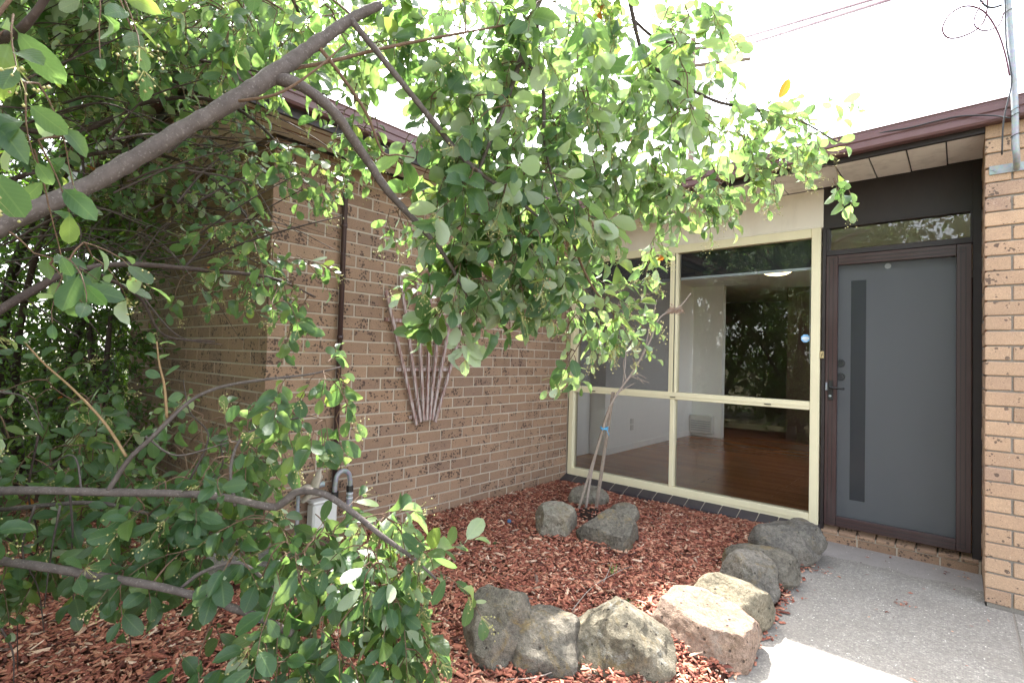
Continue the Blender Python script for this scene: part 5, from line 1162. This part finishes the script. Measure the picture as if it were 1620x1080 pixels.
# unseen shrubs added beyond the picture's edge to keep the side wall in shade
bush('shade_shrub', 'tall unseen shrub added behind the shrub tree trunk to shade the side wall', 'shrub', (-.9, -5.7, .0),
     [((-.8, -5.7, 2.2), .05, .012), ((-1.4, -5.6, 2.0), .04, .012), ((-.4, -5.9, 1.8), .03, .01)],
     [((-.9, -5.7, .6), (.9, .55, .6), 130), ((-.9, -5.7, 1.6), (1.0, .6, .6), 140), ((-.9, -5.7, 2.6), (1.0, .6, .7), 150)], .09, 'shrub_leaf', 35, twigs=False)
bush('shade_shrub', 'broad unseen shrub added for shade nearest the trunk of the shrub tree', 'shrub', (.9, -6.5, .0),
     [((.9, -6.5, 2.2), .05, .012), ((.4, -6.6, 2.0), .04, .012), ((1.4, -6.5, 1.8), .03, .01)],
     [((.9, -6.5, .6), (.9, .5, .6), 130), ((.9, -6.5, 1.6), (1.0, .5, .6), 140), ((.9, -6.5, 2.7), (1.0, .6, .8), 160)], .09, 'shrub_leaf', 36, twigs=False)
bush('shade_shrub', 'unseen shrub added for shade past the end of the side wall', 'shrub', (-2.9, -5.8, .0),
     [((-2.9, -5.8, 2.2), .05, .012), ((-3.3, -5.8, 2.0), .04, .012)],
     [((-2.9, -5.8, .7), (1.0, .5, .7), 120), ((-2.9, -5.8, 1.8), (1.1, .6, .7), 140), ((-2.9, -5.8, 3.0), (1.1, .6, .8), 150)], .09, 'shrub_leaf', 37, twigs=False)
# a row of trees further off, closing the view beside the house
for i, (x, y, h_) in enumerate([(-5.6, -4.6, 4.8), (-6.6, -2.6, 5.6), (-5.8, -6.8, 5.0)]):
    bush('garden_tree', ['pale green tree seen through the shrubs past the side wall', 'taller tree behind the shrubs, nearest the wing roof', 'broad tree out beyond the limb at the picture edge'][i], 'tree', (x, y, -.06),
         [((x+.3, y, h_*.55), .10, .04), ((x-.5, y+.4, h_*.6), .07, .03), ((x+.2, y-.6, h_*.6), .07, .03)],
         [((x+.5, y+.5, .6), (1.2, 1.0, .7), 150), ((x, y, h_*.15), (1.4, 1.4, .7), 150), ((x, y, h_*.38), (1.5, 1.5, 1.0), 260), ((x, y, h_*.66), (1.6, 1.6, 1.1), 260), ((x, y, h_*.92), (1.2, 1.2, .8), 150)], .12, 'tree_leaf', 40+i, 'bark', 'trees past the side wall', tlen=(.25, .5))
# trees across the front yard, behind the camera: the window panes mirror them
for i, (x, y, h_) in enumerate([(-7.0, -9.5, 7.0), (-4.4, -8.6, 7.4), (-1.6, -8.8, 7.2), (1.2, -9.6, 7.8), (3.4, -12.5, 7.6), (-1.5, -13.5, 9.5)]):
    bush('street_tree', ['tree mirrored nearest the inner corner', 'tall bushy tree opposite the smaller upper pane', 'round tree opposite the larger upper pane', 'tree mirrored at the door side of the window', 'tree mirrored in the pane above the door', 'largest tree across the street, behind the front row'][i], 'tree', (x, y, -.06),
         [((x+.3, y, h_*.55), .16, .05), ((x-.7, y+.4, h_*.6), .10, .04), ((x+.6, y-.6, h_*.6), .10, .04)],
         [((x, y, h_*.16), (1.6, 1.3, 1.0), 80), ((x, y, h_*.36), (1.7, 1.4, 1.2), 130), ((x-.7, y, h_*.58), (1.7, 1.5, 1.4), 140), ((x+.8, y, h_*.6), (1.7, 1.5, 1.4), 140), ((x, y, h_*.85), (1.6, 1.4, 1.2), 120)], .19, 'tree_leaf', 50+i, 'bark', 'trees across the front yard', tlen=(.3, .65), twigs=False)

# ------------------------------------------------------------------ small things on the ground
def weed(px, py, label, seed, n_=7, L=.028, z=.05):
    p = np.array(ground(px, py, z)); t = thing('weed', label, 'weed', tuple(p)); rg = np.random.default_rng(seed); P_, D_, N_, L_, W_ = [], [], [], [], []
    for i in range(n_):
        a = rg.uniform(0, math.tau); d = np.array([math.cos(a), math.sin(a), rg.uniform(.3, 1.2)]); P_.append(p+np.array([0, 0, .005])); D_.append(d); N_.append(np.array([-d[0], -d[1], 1.])); l_ = L*rg.uniform(.6, 1.2); L_.append(l_); W_.append(l_*.5)
    leaves_mesh('weed_leaves', np.array(P_), np.array(D_), np.array(N_), np.array(L_), np.array(W_), LT, 'leaf', t, rg)
weed(782, 862, 'tiny bright green weed in the mulch between wall and path', 1); weed(1156, 852, 'tiny green seedling near the window sill', 2, 4, .02)
weed(1240, 915, 'small weed between boulder and path edge', 3, 5, .02, .02)
def tuft(px, py, label, seed, n_=14, h_=.08, z=.06):
    p = np.array(ground(px, py, z)); rg = np.random.default_rng(seed); mb = MB()
    for i in range(n_):
        a = rg.uniform(0, math.tau); b0 = p + np.array([rg.normal()*.012, rg.normal()*.012, -.01]); d = np.array([math.cos(a)*.5, math.sin(a)*.5, 1])*h_*rg.uniform(.5, 1.1); w_ = np.array([-math.sin(a), math.cos(a), 0])*.0022
        m_ = b0+d*.55; e = b0+d+np.array([math.cos(a), math.sin(a), -.6])*h_*.3
        mb.add([b0-w_, b0+w_, m_+w_*.8, m_-w_*.8, e], [(0, 1, 2, 3), (3, 2, 4)])
    o = mb.build('grass_tuft', 'grass', None, tuple(p)); tag(o, label, 'grass')
tuft(998, 838, 'green grass tuft beside the wedge shaped rock', 1, 22, .10); tuft(969, 905, 'sparse grass sprig in open mulch before the pale boulder', 2, 8, .06); tuft(1001, 957, 'small grass sprig beside the pink boulder', 3, 9, .05)
# crumpled wrapper, bottle top
def crumple(px, py, lx, ly, mat, name, label, cat, seed, z=.06):
    p = np.array(ground(px, py, z)); rg = random.Random(seed); n_ = 9; mb = MB(); v, f = [], []
    for i in range(n_):
        for j in range(n_): v.append(p + AR*lx*(i/(n_-1)-.5) + np.array([AF[0], AF[1], 0])*ly*(j/(n_-1)-.5) + np.array([0, 0, .012+rg.uniform(-.008, .012)]))
    for i in range(n_-1):
        for j in range(n_-1): f.append((i*n_+j, (i+1)*n_+j, (i+1)*n_+j+1, i*n_+j+1))
    tag(mb.add(v, f).build(name, mat, None, tuple(p)), label, cat)
crumple(410, 981, .11, .05, 'sticker_white', 'wrapper', 'crumpled pale wrapper on the mulch under the cut branch', 'litter', 1)
crumple(418, 985, .07, .025, 'tie_blue', 'wrapper', 'torn blue strip of wrapper on the mulch under the cut branch', 'litter', 2, .068)
crumple(455, 978, .08, .05, 'plastic_white', 'wrapper', 'small grey white paper scrap next to the pale wrapper', 'litter', 3)
p = ground(805, 826, .06)
tag(MB().tube([p, p+np.array([.004, 0, .012]), p+np.array([.008, .004, .022])], [.016, .017, .012], 10).build('bottle_top', 'blue_plastic', None, tuple(p), smooth=True), 'small dark blue bottle top on the red mulch', 'litter')
# fallen twigs
for i, pts in enumerate([[(905, 965), (935, 930), (975, 905), (1000, 895)], [(800, 1074), (850, 1070), (905, 1050)], [(893, 1060), (897, 1010), (903, 985)], [(955, 920), (962, 905), (968, 890)]]):
    P_ = spline([ground(a, b, .075) for a, b in pts], 5)
    o = MB().tube(P_, np.linspace(.003, .0015, len(P_)), 5).build('fallen_twig', 'dry_wood', None, tuple(P_[0]), smooth=True)
    tag(o, ['long thin twig fallen on the mulch behind the pale boulder', 'pale twig lying in front of the two humped boulder', 'dry stalk standing between the two nearest boulders', 'short twig on the mulch in the middle of the bed'][i], 'twig')
# leaf litter scattered on the path
rg = np.random.default_rng(5); n_ = 70
cx = np.r_[rg.uniform(2.5, 3.35, 26), rg.normal(2.56, .05, 20), rg.normal(2.97, .02, 14), rg.uniform(3.1, 3.3, 10)]; cy2 = np.r_[rg.uniform(-1.8, -.1, 26), rg.normal(-.72, .05, 20), rg.normal(-.93, .02, 14), rg.uniform(-.2, -.02, 10)]
a = rg.uniform(0, math.tau, n_)
o = leaves_mesh('leaf_litter', np.stack([cx, cy2, np.full(n_, .006)], 1), np.stack([np.cos(a), np.sin(a), rg.uniform(-.05, .25, n_)], 1), np.stack([rg.normal(0, .2, n_), rg.normal(0, .2, n_), np.ones(n_)], 1), rg.uniform(.012, .032, n_), rg.uniform(.005, .012, n_), LTS, 'bark_chip', None, rg)
tag(o, 'dry brown leaf scraps scattered over the concrete path', 'leaf litter', kind='stuff')
